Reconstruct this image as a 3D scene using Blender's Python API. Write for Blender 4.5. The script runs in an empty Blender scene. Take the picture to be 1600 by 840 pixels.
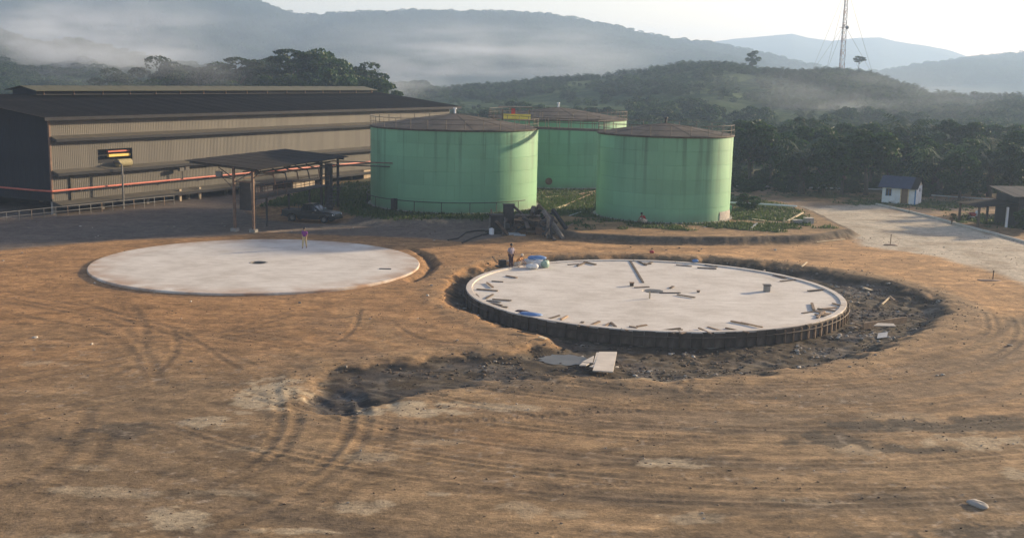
import bpy, math, random
import numpy as np
from mathutils import Vector, Matrix
R = math.radians
random.seed(7)
scene = bpy.context.scene
col = scene.collection

# ------------------------------------------------------------------ camera
CAM_H, FOC, PITCH, ROLL = 15.0, 1750.0, math.atan(302 / 1750.0), 0.021
_F = Vector((0, math.cos(PITCH), -math.sin(PITCH)))
_R0 = Vector((1, 0, 0)); _U0 = Vector((0, math.sin(PITCH), math.cos(PITCH)))
_Rc = _R0 * math.cos(ROLL) + _U0 * math.sin(ROLL)
_Uc = -_R0 * math.sin(ROLL) + _U0 * math.cos(ROLL)
cam_data = bpy.data.cameras.new('camera')
cam_data.sensor_width = 36.0
cam_data.lens = 36.0 * FOC / 1600.0
cam_data.clip_start = 0.1
cam_data.clip_end = 30000
cam = bpy.data.objects.new('camera', cam_data)
col.objects.link(cam)
m = Matrix((_Rc, _Uc, -_F)).transposed().to_4x4()
m.translation = Vector((0, 0, CAM_H))
cam.matrix_world = m
scene.camera = cam

# ------------------------------------------------------------------ sky, sun, exposure
SUN_EL, SUN_AZ = R(13.0), R(58.0)          # azimuth measured from +Y towards +X
S = Vector((math.sin(SUN_AZ) * math.cos(SUN_EL), math.cos(SUN_AZ) * math.cos(SUN_EL), math.sin(SUN_EL)))
world = bpy.data.worlds.new('World')
scene.world = world
world.use_nodes = True
wn = world.node_tree
sky = wn.nodes.new('ShaderNodeTexSky')
sky.sky_type = 'NISHITA'
sky.sun_disc = False
sky.sun_elevation = SUN_EL
sky.sun_rotation = SUN_AZ
sky.altitude = 100
sky.air_density = 1.0
sky.dust_density = 1.2
sky.ozone_density = 2.5
bgn = wn.nodes['Background']
bgn.inputs['Strength'].default_value = 0.105
tint = wn.nodes.new('ShaderNodeMix'); tint.data_type = 'RGBA'; tint.blend_type = 'MULTIPLY'; tint.inputs[0].default_value = 1.0
tint.inputs[7].default_value = (1.25, 0.93, 0.82, 1)        # warm, dusty evening air
wn.links.new(sky.outputs[0], tint.inputs[6]); wn.links.new(tint.outputs[2], bgn.inputs['Color'])
sl = bpy.data.lights.new('sun', 'SUN')
sl.energy = 4.5
sl.angle = R(2.0)
sl.color = (1.0, 0.79, 0.52)
sun = bpy.data.objects.new('sun', sl)
col.objects.link(sun)
sun.location = (60, 60, 80)
sun.rotation_mode = 'QUATERNION'
sun.rotation_quaternion = S.to_track_quat('Z', 'Y')
scene.view_settings.view_transform = 'Standard'
scene.view_settings.look = 'None'
scene.view_settings.exposure = 1.3
scene.view_settings.gamma = 1.0
scene.cycles.volume_bounces = 1
scene.cycles.volume_step_rate = 2.0
scene.cycles.volume_max_steps = 64
scene.cycles.max_bounces = 6
scene.cycles.transparent_max_bounces = 8
scene.cycles.use_denoising = True

# ------------------------------------------------------------------ measuring helpers
def ray(px, py):
    return _F * FOC + _Rc * (px - 800) + _Uc * (420 - py)
def G(px, py, z=0.0):
    """the point at height z that lies behind this point of the photograph"""
    d = ray(px, py)
    t = (z - CAM_H) / d.z
    return Vector((d.x * t, d.y * t, z))
def AT(px, py, Y):
    d = ray(px, py)
    t = Y / d.y
    return Vector((d.x * t, Y, CAM_H + d.z * t))

# ------------------------------------------------------------------ mesh helpers
class MB:
    def __init__(s): s.v = []; s.f = []
    def add(s, vs, fs):
        o = len(s.v); s.v.extend([tuple(v) for v in vs]); s.f.extend([tuple(i + o for i in f) for f in fs]); return s
    def box(s, c, d, rot=None):
        x, y, z = d[0] / 2, d[1] / 2, d[2] / 2
        vs = [Vector((a * x, b * y, e * z)) for e in (-1, 1) for a, b in ((-1, -1), (1, -1), (1, 1), (-1, 1))]
        if rot is not None: vs = [rot @ v for v in vs]
        c = Vector(c)
        return s.add([v + c for v in vs], [(3, 2, 1, 0), (4, 5, 6, 7), (0, 1, 5, 4), (1, 2, 6, 5), (2, 3, 7, 6), (3, 0, 4, 7)])
    def tube(s, p0, p1, r0, r1=None, n=8, caps=True):
        p0, p1 = Vector(p0), Vector(p1)
        if r1 is None: r1 = r0
        d = p1 - p0
        q = d.to_track_quat('Z', 'Y')
        a, b = q @ Vector((1, 0, 0)), q @ Vector((0, 1, 0))
        vs = []
        for p, r in ((p0, r0), (p1, r1)):
            for i in range(n):
                t = 2 * math.pi * i / n
                vs.append(p + a * (r * math.cos(t)) + b * (r * math.sin(t)))
        fs = [(i, (i + 1) % n, n + (i + 1) % n, n + i) for i in range(n)]
        if caps: fs += [tuple(range(n - 1, -1, -1)), tuple(range(n, 2 * n))]
        return s.add(vs, fs)
    def path(s, pts, rad, n=6, closed=False):
        pts = [Vector(p) for p in pts]
        k = len(pts)
        rs = rad if isinstance(rad, (list, tuple)) else [rad] * k
        vs = []
        for i, p in enumerate(pts):
            a = pts[(i - 1) % k] if (i > 0 or closed) else p
            b = pts[(i + 1) % k] if (i < k - 1 or closed) else p
            d = (b - a).normalized()
            ref = Vector((0, 0, 1)) if abs(d.z) < 0.95 else Vector((1, 0, 0))
            e = d.cross(ref).normalized(); g = e.cross(d)
            for j in range(n):
                t = 2 * math.pi * j / n
                vs.append(p + (e * math.cos(t) + g * math.sin(t)) * rs[i])
        fs = []
        for i in range(k if closed else k - 1):
            i2 = (i + 1) % k
            for j in range(n):
                j2 = (j + 1) % n
                fs.append((i * n + j, i * n + j2, i2 * n + j2, i2 * n + j))
        if not closed: fs += [tuple(range(n - 1, -1, -1)), tuple(range((k - 1) * n, k * n))]
        return s.add(vs, fs)
    def lathe(s, prof, n=32, c=(0, 0, 0), axis='Z', a0=0, a1=2 * math.pi):
        full = abs(a1 - a0 - 2 * math.pi) < 1e-6
        m_ = n if full else n + 1
        vs = []
        for r, z in prof:
            for i in range(m_):
                t = a0 + (a1 - a0) * i / n
                x, y = r * math.cos(t), r * math.sin(t)
                v = (x, y, z) if axis == 'Z' else ((x, z, y) if axis == 'Y' else (z, x, y))
                vs.append((v[0] + c[0], v[1] + c[1], v[2] + c[2]))
        fs = []
        for k in range(len(prof) - 1):
            for i in range(n):
                j = (i + 1) % m_
                fs.append((k * m_ + i, k * m_ + j, (k + 1) * m_ + j, (k + 1) * m_ + i))
        return s.add(vs, fs)
    def prism(s, poly, y0, y1, axis='Y'):
        """a flat outline (a, b) pushed along an axis"""
        n = len(poly)
        def P(a, b, t): return (a, t, b) if axis == 'Y' else ((t, a, b) if axis == 'X' else (a, b, t))
        vs = [P(a, b, y0) for a, b in poly] + [P(a, b, y1) for a, b in poly]
        fs = [tuple(range(n)), tuple(range(2 * n - 1, n - 1, -1))] + [(i, n + i, n + (i + 1) % n, (i + 1) % n) for i in range(n)]
        return s.add(vs, fs)
    def mesh(s, name, mat, smooth=False):
        me = bpy.data.meshes.new(name)
        me.from_pydata(s.v, [], s.f)
        if mat: me.materials.append(mat)
        if smooth: me.polygons.foreach_set('use_smooth', [True] * len(me.polygons))
        me.update()
        return me
    def build(s, name, mat, parent=None, loc=(0, 0, 0), rz=0.0, smooth=False, bevel=0):
        return link(name, s.mesh(name, mat, smooth), parent, loc, rz, bevel)

def link(name, me, parent=None, loc=(0, 0, 0), rz=0.0, bevel=0):
    o = bpy.data.objects.new(name, me)
    col.objects.link(o)
    o.location = loc
    o.rotation_euler = (0, 0, rz)
    if parent: o.parent = parent
    if bevel:
        b = o.modifiers.new('bevel', 'BEVEL'); b.width = bevel; b.segments = 2; b.limit_method = 'ANGLE'
    return o
def tag(o, label=None, cat=None, group=None, kind=None):
    if label: o['label'] = label
    if cat: o['category'] = cat
    if group: o['group'] = group
    if kind: o['kind'] = kind
    return o
def thing(name, label, cat, loc=(0, 0, 0), rz=0.0, group=None):
    o = bpy.data.objects.new(name, None)
    o.empty_display_size = 0.3
    col.objects.link(o)
    o.location = loc
    o.rotation_euler = (0, 0, rz)
    return tag(o, label, cat, group)
def np_mesh(name, V, F, mat, smooth=True):
    me = bpy.data.meshes.new(name)
    V = np.asarray(V, np.float32); F = np.asarray(F, np.int32)
    me.vertices.add(len(V)); me.vertices.foreach_set('co', V.ravel())
    k = F.shape[1]
    me.loops.add(F.size); me.loops.foreach_set('vertex_index', F.ravel())
    me.polygons.add(len(F)); me.polygons.foreach_set('loop_start', np.arange(0, F.size, k, dtype=np.int32))
    me.polygons.foreach_set('use_smooth', np.full(len(F), smooth))
    me.update(calc_edges=True)
    if mat: me.materials.append(mat)
    return me

# ------------------------------------------------------------------ noise on arrays
def _hash(ix, iy, seed):
    h = (ix.astype(np.int64) * 374761393 + iy.astype(np.int64) * 668265263 + seed * 974634777) & 0x7fffffff
    h = ((h ^ (h >> 13)) * 1274126177) & 0x7fffffff
    return ((h ^ (h >> 16)) & 0xffff) / 65535.0
def vnoise(x, y, seed=0):
    ix, iy = np.floor(x), np.floor(y)
    fx, fy = x - ix, y - iy
    fx = fx * fx * (3 - 2 * fx); fy = fy * fy * (3 - 2 * fy)
    a, b = _hash(ix, iy, seed), _hash(ix + 1, iy, seed)
    c, d = _hash(ix, iy + 1, seed), _hash(ix + 1, iy + 1, seed)
    return (a + (b - a) * fx) + ((c + (d - c) * fx) - (a + (b - a) * fx)) * fy
def fbm(x, y, seed=0, o=4):
    r = 0; amp = 0.5; tot = 0
    for k in range(o):
        r = r + amp * vnoise(x, y, seed + k * 17); tot += amp
        x = x * 2.03 + 11.3; y = y * 2.03 + 7.7; amp *= 0.5
    return r / tot            # 0..1
def sstep(a, b, x):
    t = np.clip((x - a) / (b - a), 0, 1)
    return t * t * (3 - 2 * t)
def seg_dist(X, Y, pts, closed=False):
    """distance to a polyline and the length along it"""
    D = np.full(X.shape, 1e9); A = np.zeros(X.shape); acc = 0.0
    n = len(pts)
    for i in range(n if closed else n - 1):
        ax, ay = pts[i][0], pts[i][1]; bx, by = pts[(i + 1) % n][0], pts[(i + 1) % n][1]
        dx, dy = bx - ax, by - ay; L2 = dx * dx + dy * dy + 1e-9
        t = np.clip(((X - ax) * dx + (Y - ay) * dy) / L2, 0, 1)
        d = np.hypot(X - ax - t * dx, Y - ay - t * dy)
        k = d < D
        D = np.where(k, d, D); A = np.where(k, acc + t * math.sqrt(L2), A)
        acc += math.sqrt(L2)
    return D, A
def poly_sd(X, Y, pts):
    """signed distance to a closed outline, positive inside"""
    D, _ = seg_dist(X, Y, pts, True)
    ins = np.zeros(X.shape, bool)
    n = len(pts)
    for i in range(n):
        ax, ay = pts[i][0], pts[i][1]; bx, by = pts[(i + 1) % n][0], pts[(i + 1) % n][1]
        c = ((ay > Y) != (by > Y)) & (X < (bx - ax) * (Y - ay) / (by - ay + 1e-12) + ax)
        ins ^= c
    return np.where(ins, D, -D)
def smooth_line(pts, k=6):
    """Catmull-Rom through the points"""
    P = [Vector((p[0], p[1], 0)) for p in pts]
    out = []
    for i in range(len(P) - 1):
        p0, p1, p2, p3 = P[max(i - 1, 0)], P[i], P[i + 1], P[min(i + 2, len(P) - 1)]
        for j in range(k):
            t = j / k
            out.append(0.5 * ((2 * p1) + (p2 - p0) * t + (2 * p0 - 5 * p1 + 4 * p2 - p3) * t * t + (3 * p1 - p0 - 3 * p2 + p3) * t ** 3))
    out.append(P[-1])
    return [(p.x, p.y) for p in out]

# ------------------------------------------------------------------ materials
MAT = {}
def nodes_of(name):
    mt = bpy.data.materials.new(name); mt.use_nodes = True
    nt = mt.node_tree
    return mt, nt, nt.nodes['Principled BSDF']
def N(nt, kind, **kw):
    n = nt.nodes.new(kind)
    for k, v in kw.items(): setattr(n, k, v)
    return n
def ramp(nt, fac, stops):
    r = N(nt, 'ShaderNodeValToRGB')
    e = r.color_ramp.elements
    while len(e) < len(stops): e.new(0.5)
    for i, (p, c) in enumerate(stops):
        e[i].position = p; e[i].color = (*c, 1) if len(c) == 3 else c
    nt.links.new(fac, r.inputs[0])
    return r
def mixc(nt, fac, a, b, blend='MIX'):
    x = N(nt, 'ShaderNodeMix', data_type='RGBA', blend_type=blend)
    for sock, val in ((x.inputs[0], fac), (x.inputs[6], a), (x.inputs[7], b)):
        if hasattr(val, 'is_linked') or hasattr(val, 'links'): nt.links.new(val, sock)
        elif isinstance(val, (int, float)): sock.default_value = val
        else: sock.default_value = (*val, 1) if len(val) == 3 else val
    return x.outputs[2]
def noise(nt, scale, detail=4, rough=0.55, vec=None, stretch=None):
    n = N(nt, 'ShaderNodeTexNoise')
    n.inputs['Scale'].default_value = scale; n.inputs['Detail'].default_value = detail; n.inputs['Roughness'].default_value = rough
    tc = N(nt, 'ShaderNodeTexCoord') if vec is None else None
    src = tc.outputs['Object'] if vec is None else vec
    if stretch:
        mp = N(nt, 'ShaderNodeMapping'); mp.inputs['Scale'].default_value = stretch
        nt.links.new(src, mp.inputs[0]); src = mp.outputs[0]
    nt.links.new(src, n.inputs['Vector'])
    return n.outputs['Fac']
def material(name, base, rough=0.7, metal=0.0, var=0.25, scale=1.5, stain=None, stain_amt=0.5, stretch=None, bump=0.0, bscale=30, rand=0.0, spec=0.35):
    mt, nt, bs = nodes_of(name)
    f = noise(nt, scale, 5, 0.6, stretch=stretch)
    dark = tuple(c * (1 - var) for c in base); lite = tuple(min(1, c * (1 + var)) for c in base)
    c = ramp(nt, f, [(0.3, dark), (0.7, lite)]).outputs[0]
    if stain:
        f2 = noise(nt, scale * 0.6 + 0.13, 6, 0.7, stretch=stretch)
        r2 = ramp(nt, f2, [(0.5, (0, 0, 0)), (0.68, (stain_amt,) * 3)])
        c = mixc(nt, r2.outputs[0], c, stain)
    if rand:
        oi = N(nt, 'ShaderNodeObjectInfo')
        mr = N(nt, 'ShaderNodeMapRange'); mr.inputs[3].default_value = 1 - rand; mr.inputs[4].default_value = 1 + rand
        nt.links.new(oi.outputs['Random'], mr.inputs[0])
        hv = N(nt, 'ShaderNodeHueSaturation'); nt.links.new(mr.outputs[0], hv.inputs['Value']); nt.links.new(c, hv.inputs['Color'])
        c = hv.outputs[0]
    nt.links.new(c, bs.inputs['Base Color'])
    bs.inputs['Roughness'].default_value = rough; bs.inputs['Metallic'].default_value = metal
    bs.inputs['Specular IOR Level'].default_value = spec
    if bump:
        b = N(nt, 'ShaderNodeBump'); b.inputs['Strength'].default_value = bump; b.inputs['Distance'].default_value = 0.03
        nt.links.new(noise(nt, bscale, 4, 0.6), b.inputs['Height']); nt.links.new(b.outputs[0], bs.inputs['Normal'])
    MAT[name] = mt
    return mt
material('concrete', (0.50, 0.46, 0.41), 0.85, var=0.10, scale=0.35, stain=(0.36, 0.31, 0.26), stain_amt=0.55, bump=0.15, bscale=12)
material('kerb_concrete', (0.52, 0.48, 0.42), 0.85, var=0.15, scale=1.2, bump=0.2, bscale=20)
material('old_concrete', (0.30, 0.28, 0.25), 0.9, var=0.25, scale=1.0, stain=(0.12, 0.11, 0.09), bump=0.3)
material('plywood', (0.56, 0.50, 0.42), 0.8, var=0.15, scale=1.2, rand=0.1)
material('form_board', (0.085, 0.065, 0.05), 0.85, var=0.4, scale=2.5, stain=(0.20, 0.16, 0.12), stain_amt=0.5, stretch=(1, 1, 0.3), rand=0.25)
material('timber', (0.26, 0.18, 0.115), 0.8, var=0.3, scale=3, rand=0.35)
material('dark_timber', (0.10, 0.075, 0.055), 0.85, var=0.3, scale=3, rand=0.3)
material('pale_timber', (0.62, 0.49, 0.31), 0.75, var=0.2, scale=3, rand=0.15)
material('log_bark', (0.17, 0.15, 0.125), 0.9, var=0.35, scale=4, bump=0.4)
material('clad_beige', (0.112, 0.100, 0.079), 0.6, var=0.10, scale=0.25, stain=(0.062, 0.050, 0.036), stain_amt=0.7, stretch=(1, 1, 0.22), rand=0.13)
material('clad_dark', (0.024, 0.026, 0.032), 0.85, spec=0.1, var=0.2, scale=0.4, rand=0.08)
material('roof_sheet', (0.026, 0.022, 0.019), 0.95, spec=0.08, var=0.25, scale=0.3, stain=(0.055, 0.040, 0.031), stain_amt=0.5, rand=0.12)
material('roof_moss', (0.075, 0.075, 0.045), 0.85, var=0.3, scale=0.5)
material('canopy_sheet', (0.075, 0.066, 0.05), 0.8, var=0.3, scale=0.6, stain=(0.09, 0.085, 0.05), rand=0.1)
material('steel_dark', (0.055, 0.05, 0.047), 0.6, 0.3, var=0.3, scale=3)
material('steel_rust', (0.17, 0.105, 0.07), 0.8, 0.1, var=0.35, scale=3)
material('steel_grey', (0.17, 0.165, 0.155), 0.5, 0.4, var=0.2, scale=3)
material('galvanised', (0.50, 0.50, 0.48), 0.45, 0.3, var=0.15, scale=4)
material('red_pipe', (0.50, 0.12, 0.075), 0.5, var=0.2, scale=1.5)
material('yellow_paint', (0.75, 0.50, 0.10), 0.5, var=0.15, scale=3)
material('sack_yellow', (0.30, 0.255, 0.13), 0.8, var=0.2, scale=4)
material('low_wall', (0.42, 0.34, 0.24), 0.85, var=0.25, scale=1.0, stain=(0.22, 0.13, 0.07), stain_amt=0.6, stretch=(1, 1, 0.3))
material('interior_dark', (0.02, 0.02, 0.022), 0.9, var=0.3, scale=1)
material('tank_roof', (0.088, 0.078, 0.066), 0.9, var=0.3, scale=0.6, stain=(0.145, 0.112, 0.085), stain_amt=0.6, rand=0.06, spec=0.15)
material('tank_rust_rim', (0.075, 0.062, 0.042), 0.8, var=0.4, scale=2)
material('rail_steel', (0.10, 0.085, 0.065), 0.6, var=0.3, scale=4)
material('white_paint', (0.74, 0.76, 0.78), 0.6, var=0.08, scale=2)
material('hut_wall', (0.72, 0.74, 0.76), 0.8, var=0.10, scale=1.5, stain=(0.35, 0.33, 0.30), stain_amt=0.4)
material('hut_roof', (0.03, 0.043, 0.08), 0.6, var=0.2, scale=2)
material('hut_trim', (0.10, 0.22, 0.42), 0.6, var=0.1, scale=2)
material('door_brown', (0.20, 0.13, 0.085), 0.7, var=0.15, scale=3)
material('shed_wall', (0.03, 0.032, 0.036), 0.85, var=0.3, scale=2, rand=0.15)
material('car_paint', (0.035, 0.042, 0.046), 0.28, 0.5, var=0.08, scale=2, spec=0.5)
material('car_trim', (0.018, 0.018, 0.018), 0.6, var=0.2, scale=5)
material('tyre', (0.02, 0.02, 0.02), 0.85, var=0.2, scale=8)
material('chrome', (0.60, 0.60, 0.60), 0.2, 0.9, var=0.05, scale=4)
material('lamp_glass', (0.75, 0.78, 0.8), 0.1, 0.2, var=0.05, scale=4, spec=0.8)
material('lamp_red', (0.4, 0.02, 0.02), 0.25, var=0.05, scale=4)
material('window_glass', (0.018, 0.024, 0.028), 0.08, 0.0, var=0.05, scale=4, spec=0.9)
material('skin', (0.25, 0.14, 0.09), 0.6, var=0.1, scale=8)
material('hair', (0.015, 0.012, 0.01), 0.6, var=0.2, scale=20)
material('cloth_purple', (0.20, 0.045, 0.22), 0.9, var=0.2, scale=8)
material('cloth_khaki', (0.52, 0.40, 0.21), 0.9, var=0.15, scale=8)
material('cloth_lilac', (0.30, 0.26, 0.31), 0.9, var=0.15, scale=8)
material('cloth_maroon', (0.06, 0.035, 0.045), 0.9, var=0.15, scale=8)
material('cloth_orange', (0.55, 0.27, 0.10), 0.9, var=0.15, scale=8)
material('cloth_pale', (0.66, 0.56, 0.45), 0.9, var=0.15, scale=8)
material('cloth_red', (0.34, 0.035, 0.03), 0.9, var=0.15, scale=8)
material('cloth_dark', (0.03, 0.03, 0.035), 0.9, var=0.15, scale=8)
material('sack_white', (0.66, 0.66, 0.64), 0.7, var=0.12, scale=3)
material('tarp_blue', (0.10, 0.20, 0.42), 0.5, var=0.2, scale=3)
material('tarp_green', (0.28, 0.40, 0.33), 0.55, var=0.2, scale=3)
material('stone', (0.36, 0.33, 0.29), 0.9, var=0.25, scale=3, bump=0.3)
material('bark', (0.085, 0.07, 0.055), 0.9, var=0.3, scale=3)
material('palm_bark', (0.06, 0.05, 0.04), 0.95, var=0.4, scale=6)
material('mast_red', (0.36, 0.26, 0.25), 0.6, var=0.1, scale=1)
material('mast_white', (0.45, 0.45, 0.46), 0.6, var=0.1, scale=1)
material('red_plastic', (0.42, 0.04, 0.05), 0.4, var=0.1, scale=4)

def leaf_material(name, a, b, c):
    mt, nt, bs = nodes_of(name)
    g = N(nt, 'ShaderNodeNewGeometry')
    f = noise(nt, 0.45, 3, 0.6)
    ra = N(nt, 'ShaderNodeMath', operation='MULTIPLY_ADD'); ra.inputs[1].default_value = 0.45
    nt.links.new(g.outputs['Random Per Island'], ra.inputs[0]); 
    fm = N(nt, 'ShaderNodeMath', operation='MULTIPLY'); fm.inputs[1].default_value = 0.6; nt.links.new(f, fm.inputs[0])
    nt.links.new(fm.outputs[0], ra.inputs[2])
    cr = ramp(nt, ra.outputs[0], [(0.2, a), (0.5, b), (0.85, c)])
    oi = N(nt, 'ShaderNodeObjectInfo')
    mr = N(nt, 'ShaderNodeMapRange'); mr.inputs[3].default_value = 0.7; mr.inputs[4].default_value = 1.3
    nt.links.new(oi.outputs['Random'], mr.inputs[0])
    hv = N(nt, 'ShaderNodeHueSaturation'); nt.links.new(mr.outputs[0], hv.inputs['Value']); nt.links.new(cr.outputs[0], hv.inputs['Color'])
    nt.links.new(hv.outputs[0], bs.inputs['Base Color'])
    bs.inputs['Roughness'].default_value = 0.6; bs.inputs['Specular IOR Level'].default_value = 0.25
    tr = N(nt, 'ShaderNodeBsdfTranslucent'); nt.links.new(hv.outputs[0], tr.inputs['Color'])
    ad = N(nt, 'ShaderNodeMixShader'); ad.inputs[0].default_value = 0.3
    nt.links.new(bs.outputs[0], ad.inputs[1]); nt.links.new(tr.outputs[0], ad.inputs[2])
    nt.links.new(ad.outputs[0], nt.nodes['Material Output'].inputs['Surface'])
    MAT[name] = mt
leaf_material('leaf_dark', (0.009, 0.026, 0.006), (0.018, 0.047, 0.010), (0.042, 0.088, 0.018))
leaf_material('leaf_mid', (0.010, 0.030, 0.006), (0.022, 0.058, 0.011), (0.055, 0.108, 0.02))
leaf_material('leaf_palm', (0.010, 0.030, 0.007), (0.024, 0.060, 0.013), (0.075, 0.125, 0.026))
leaf_material('leaf_light', (0.07, 0.10, 0.03), (0.12, 0.15, 0.045), (0.19, 0.21, 0.07))
leaf_material('grass', (0.025, 0.045, 0.012), (0.05, 0.085, 0.02), (0.11, 0.14, 0.04))

def tank_paint():
    mt, nt, bs = nodes_of('tank_paint')
    base = (0.178, 0.39, 0.222)
    f = noise(nt, 0.25, 4, 0.6)
    c = ramp(nt, f, [(0.3, tuple(x * 0.9 for x in base)), (0.7, tuple(min(1, x * 1.08) for x in base))]).outputs[0]
    # run-down streaks, strongest below the rim
    tc = N(nt, 'ShaderNodeTexCoord')
    st = noise(nt, 1.0, 5, 0.65, stretch=(1.3, 1.3, 0.045))
    sr = ramp(nt, st, [(0.50, (0, 0, 0)), (0.63, (1, 1, 1))])
    sp = N(nt, 'ShaderNodeSeparateXYZ'); nt.links.new(tc.outputs['Object'], sp.inputs[0])
    mr = N(nt, 'ShaderNodeMapRange'); mr.inputs[1].default_value = 1.0; mr.inputs[2].default_value = 9.5; mr.inputs[3].default_value = 0.06; mr.inputs[4].default_value = 0.72
    nt.links.new(sp.outputs[2], mr.inputs[0])
    mu = N(nt, 'ShaderNodeMath', operation='MULTIPLY'); nt.links.new(sr.outputs[0], mu.inputs[0]); nt.links.new(mr.outputs[0], mu.inputs[1])
    c = mixc(nt, mu.outputs[0], c, (0.06, 0.12, 0.075))
    # grime low down
    g2 = noise(nt, 0.8, 5, 0.7)
    gr = N(nt, 'ShaderNodeMapRange'); gr.inputs[1].default_value = 1.1; gr.inputs[2].default_value = 0.0; gr.inputs[3].default_value = 0.0; gr.inputs[4].default_value = 0.9
    nt.links.new(sp.outputs[2], gr.inputs[0])
    gm = N(nt, 'ShaderNodeMath', operation='MULTIPLY'); nt.links.new(g2, gm.inputs[0]); nt.links.new(gr.outputs[0], gm.inputs[1])
    c = mixc(nt, gm.outputs[0], c, (0.13, 0.13, 0.09))
    oi = N(nt, 'ShaderNodeObjectInfo')
    mz = N(nt, 'ShaderNodeMapRange'); mz.inputs[3].default_value = 0.93; mz.inputs[4].default_value = 1.07; nt.links.new(oi.outputs['Random'], mz.inputs[0])
    hs = N(nt, 'ShaderNodeHueSaturation'); nt.links.new(mz.outputs[0], hs.inputs['Value']); nt.links.new(c, hs.inputs['Color']); c = hs.outputs[0]
    nt.links.new(c, bs.inputs['Base Color'])
    bs.inputs['Roughness'].default_value = 0.5
    bs.inputs['Specular IOR Level'].default_value = 0.35
    MAT['tank_paint'] = mt
tank_paint()
# ================================================================== ground
SLAB_A = (-19.9, 86.6, 12.6)        # centre x, y and radius of the finished slab
SLAB_B = (9.95, 77.6, 13.15)        # the slab still in its formwork
TANKS = [(-6.75, 126.3, 9.35), (5.9, 155.5, 9.4), (16.0, 119.8, 7.12)]
PAD_Z = 0.6
def W(pts, z=0.0): return [tuple(G(a, b, z)[:2]) for a, b in pts]
TRENCH = W([(694, 452), (706, 432), (735, 418), (790, 405), (860, 399), (980, 398), (1100, 402), (1200, 409), (1300, 424), (1400, 440), (1470, 462), (1503, 486),
            (1462, 506), (1410, 530), (1330, 562), (1200, 582), (1060, 596), (960, 590), (870, 590), (760, 600), (690, 612), (630, 626), (570, 643), (470, 641),
            (492, 598), (520, 572), (600, 563), (690, 555), (780, 548), (846, 536), (850, 527), (790, 514), (738, 496), (704, 474)])
GULLY_A = W([(628, 436), (655, 428), (664, 412), (650, 394), (630, 386), (650, 388), (676, 398), (688, 412), (672, 428), (648, 440)])
PIT = W([(468, 638), (492, 602), (530, 596), (575, 606), (590, 632), (560, 645), (510, 646)])
PAD_R = W([(842, 352), (860, 366), (905, 374), (1000, 379), (1150, 381), (1270, 377), (1333, 367), (1300, 352), (1272, 337), (1240, 326), (1160, 310), (1120, 302), (1000, 282), (830, 272), (820, 330)])
PAD_L = W([(400, 331), (430, 318), (470, 306), (560, 286), (640, 270), (760, 262), (1000, 262), (1010, 290), (900, 330), (800, 352), (700, 352), (600, 352), (540, 344), (520, 330)])
ROAD = W([(1238, 322), (1372, 320), (1480, 346), (1640, 390), (1700, 420), (1680, 475), (1560, 428), (1450, 398), (1345, 384), (1330, 360), (1285, 342)])
YARD = W([(-300, 420), (-100, 395), (0, 391), (90, 383), (180, 376), (300, 372), (420, 364), (640, 371), (730, 378), (760, 374), (800, 366), (800, 352), (700, 346), (560, 346), (500, 350), (420, 344), (380, 330), (460, 300), (560, 280), (560, 262), (300, 262), (-100, 300), (-400, 330)])
LIT_SANDBAND = W([(740, 388), (860, 378), (1000, 383), (1150, 384), (1280, 382), (1340, 372), (1500, 402), (1600, 440), (1640, 500), (1560, 490), (1480, 455), (1400, 434), (1250, 412), (1100, 398), (980, 394), (860, 394)])
def bumpy_line(px): return smooth_line(W(px), 8)
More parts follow.
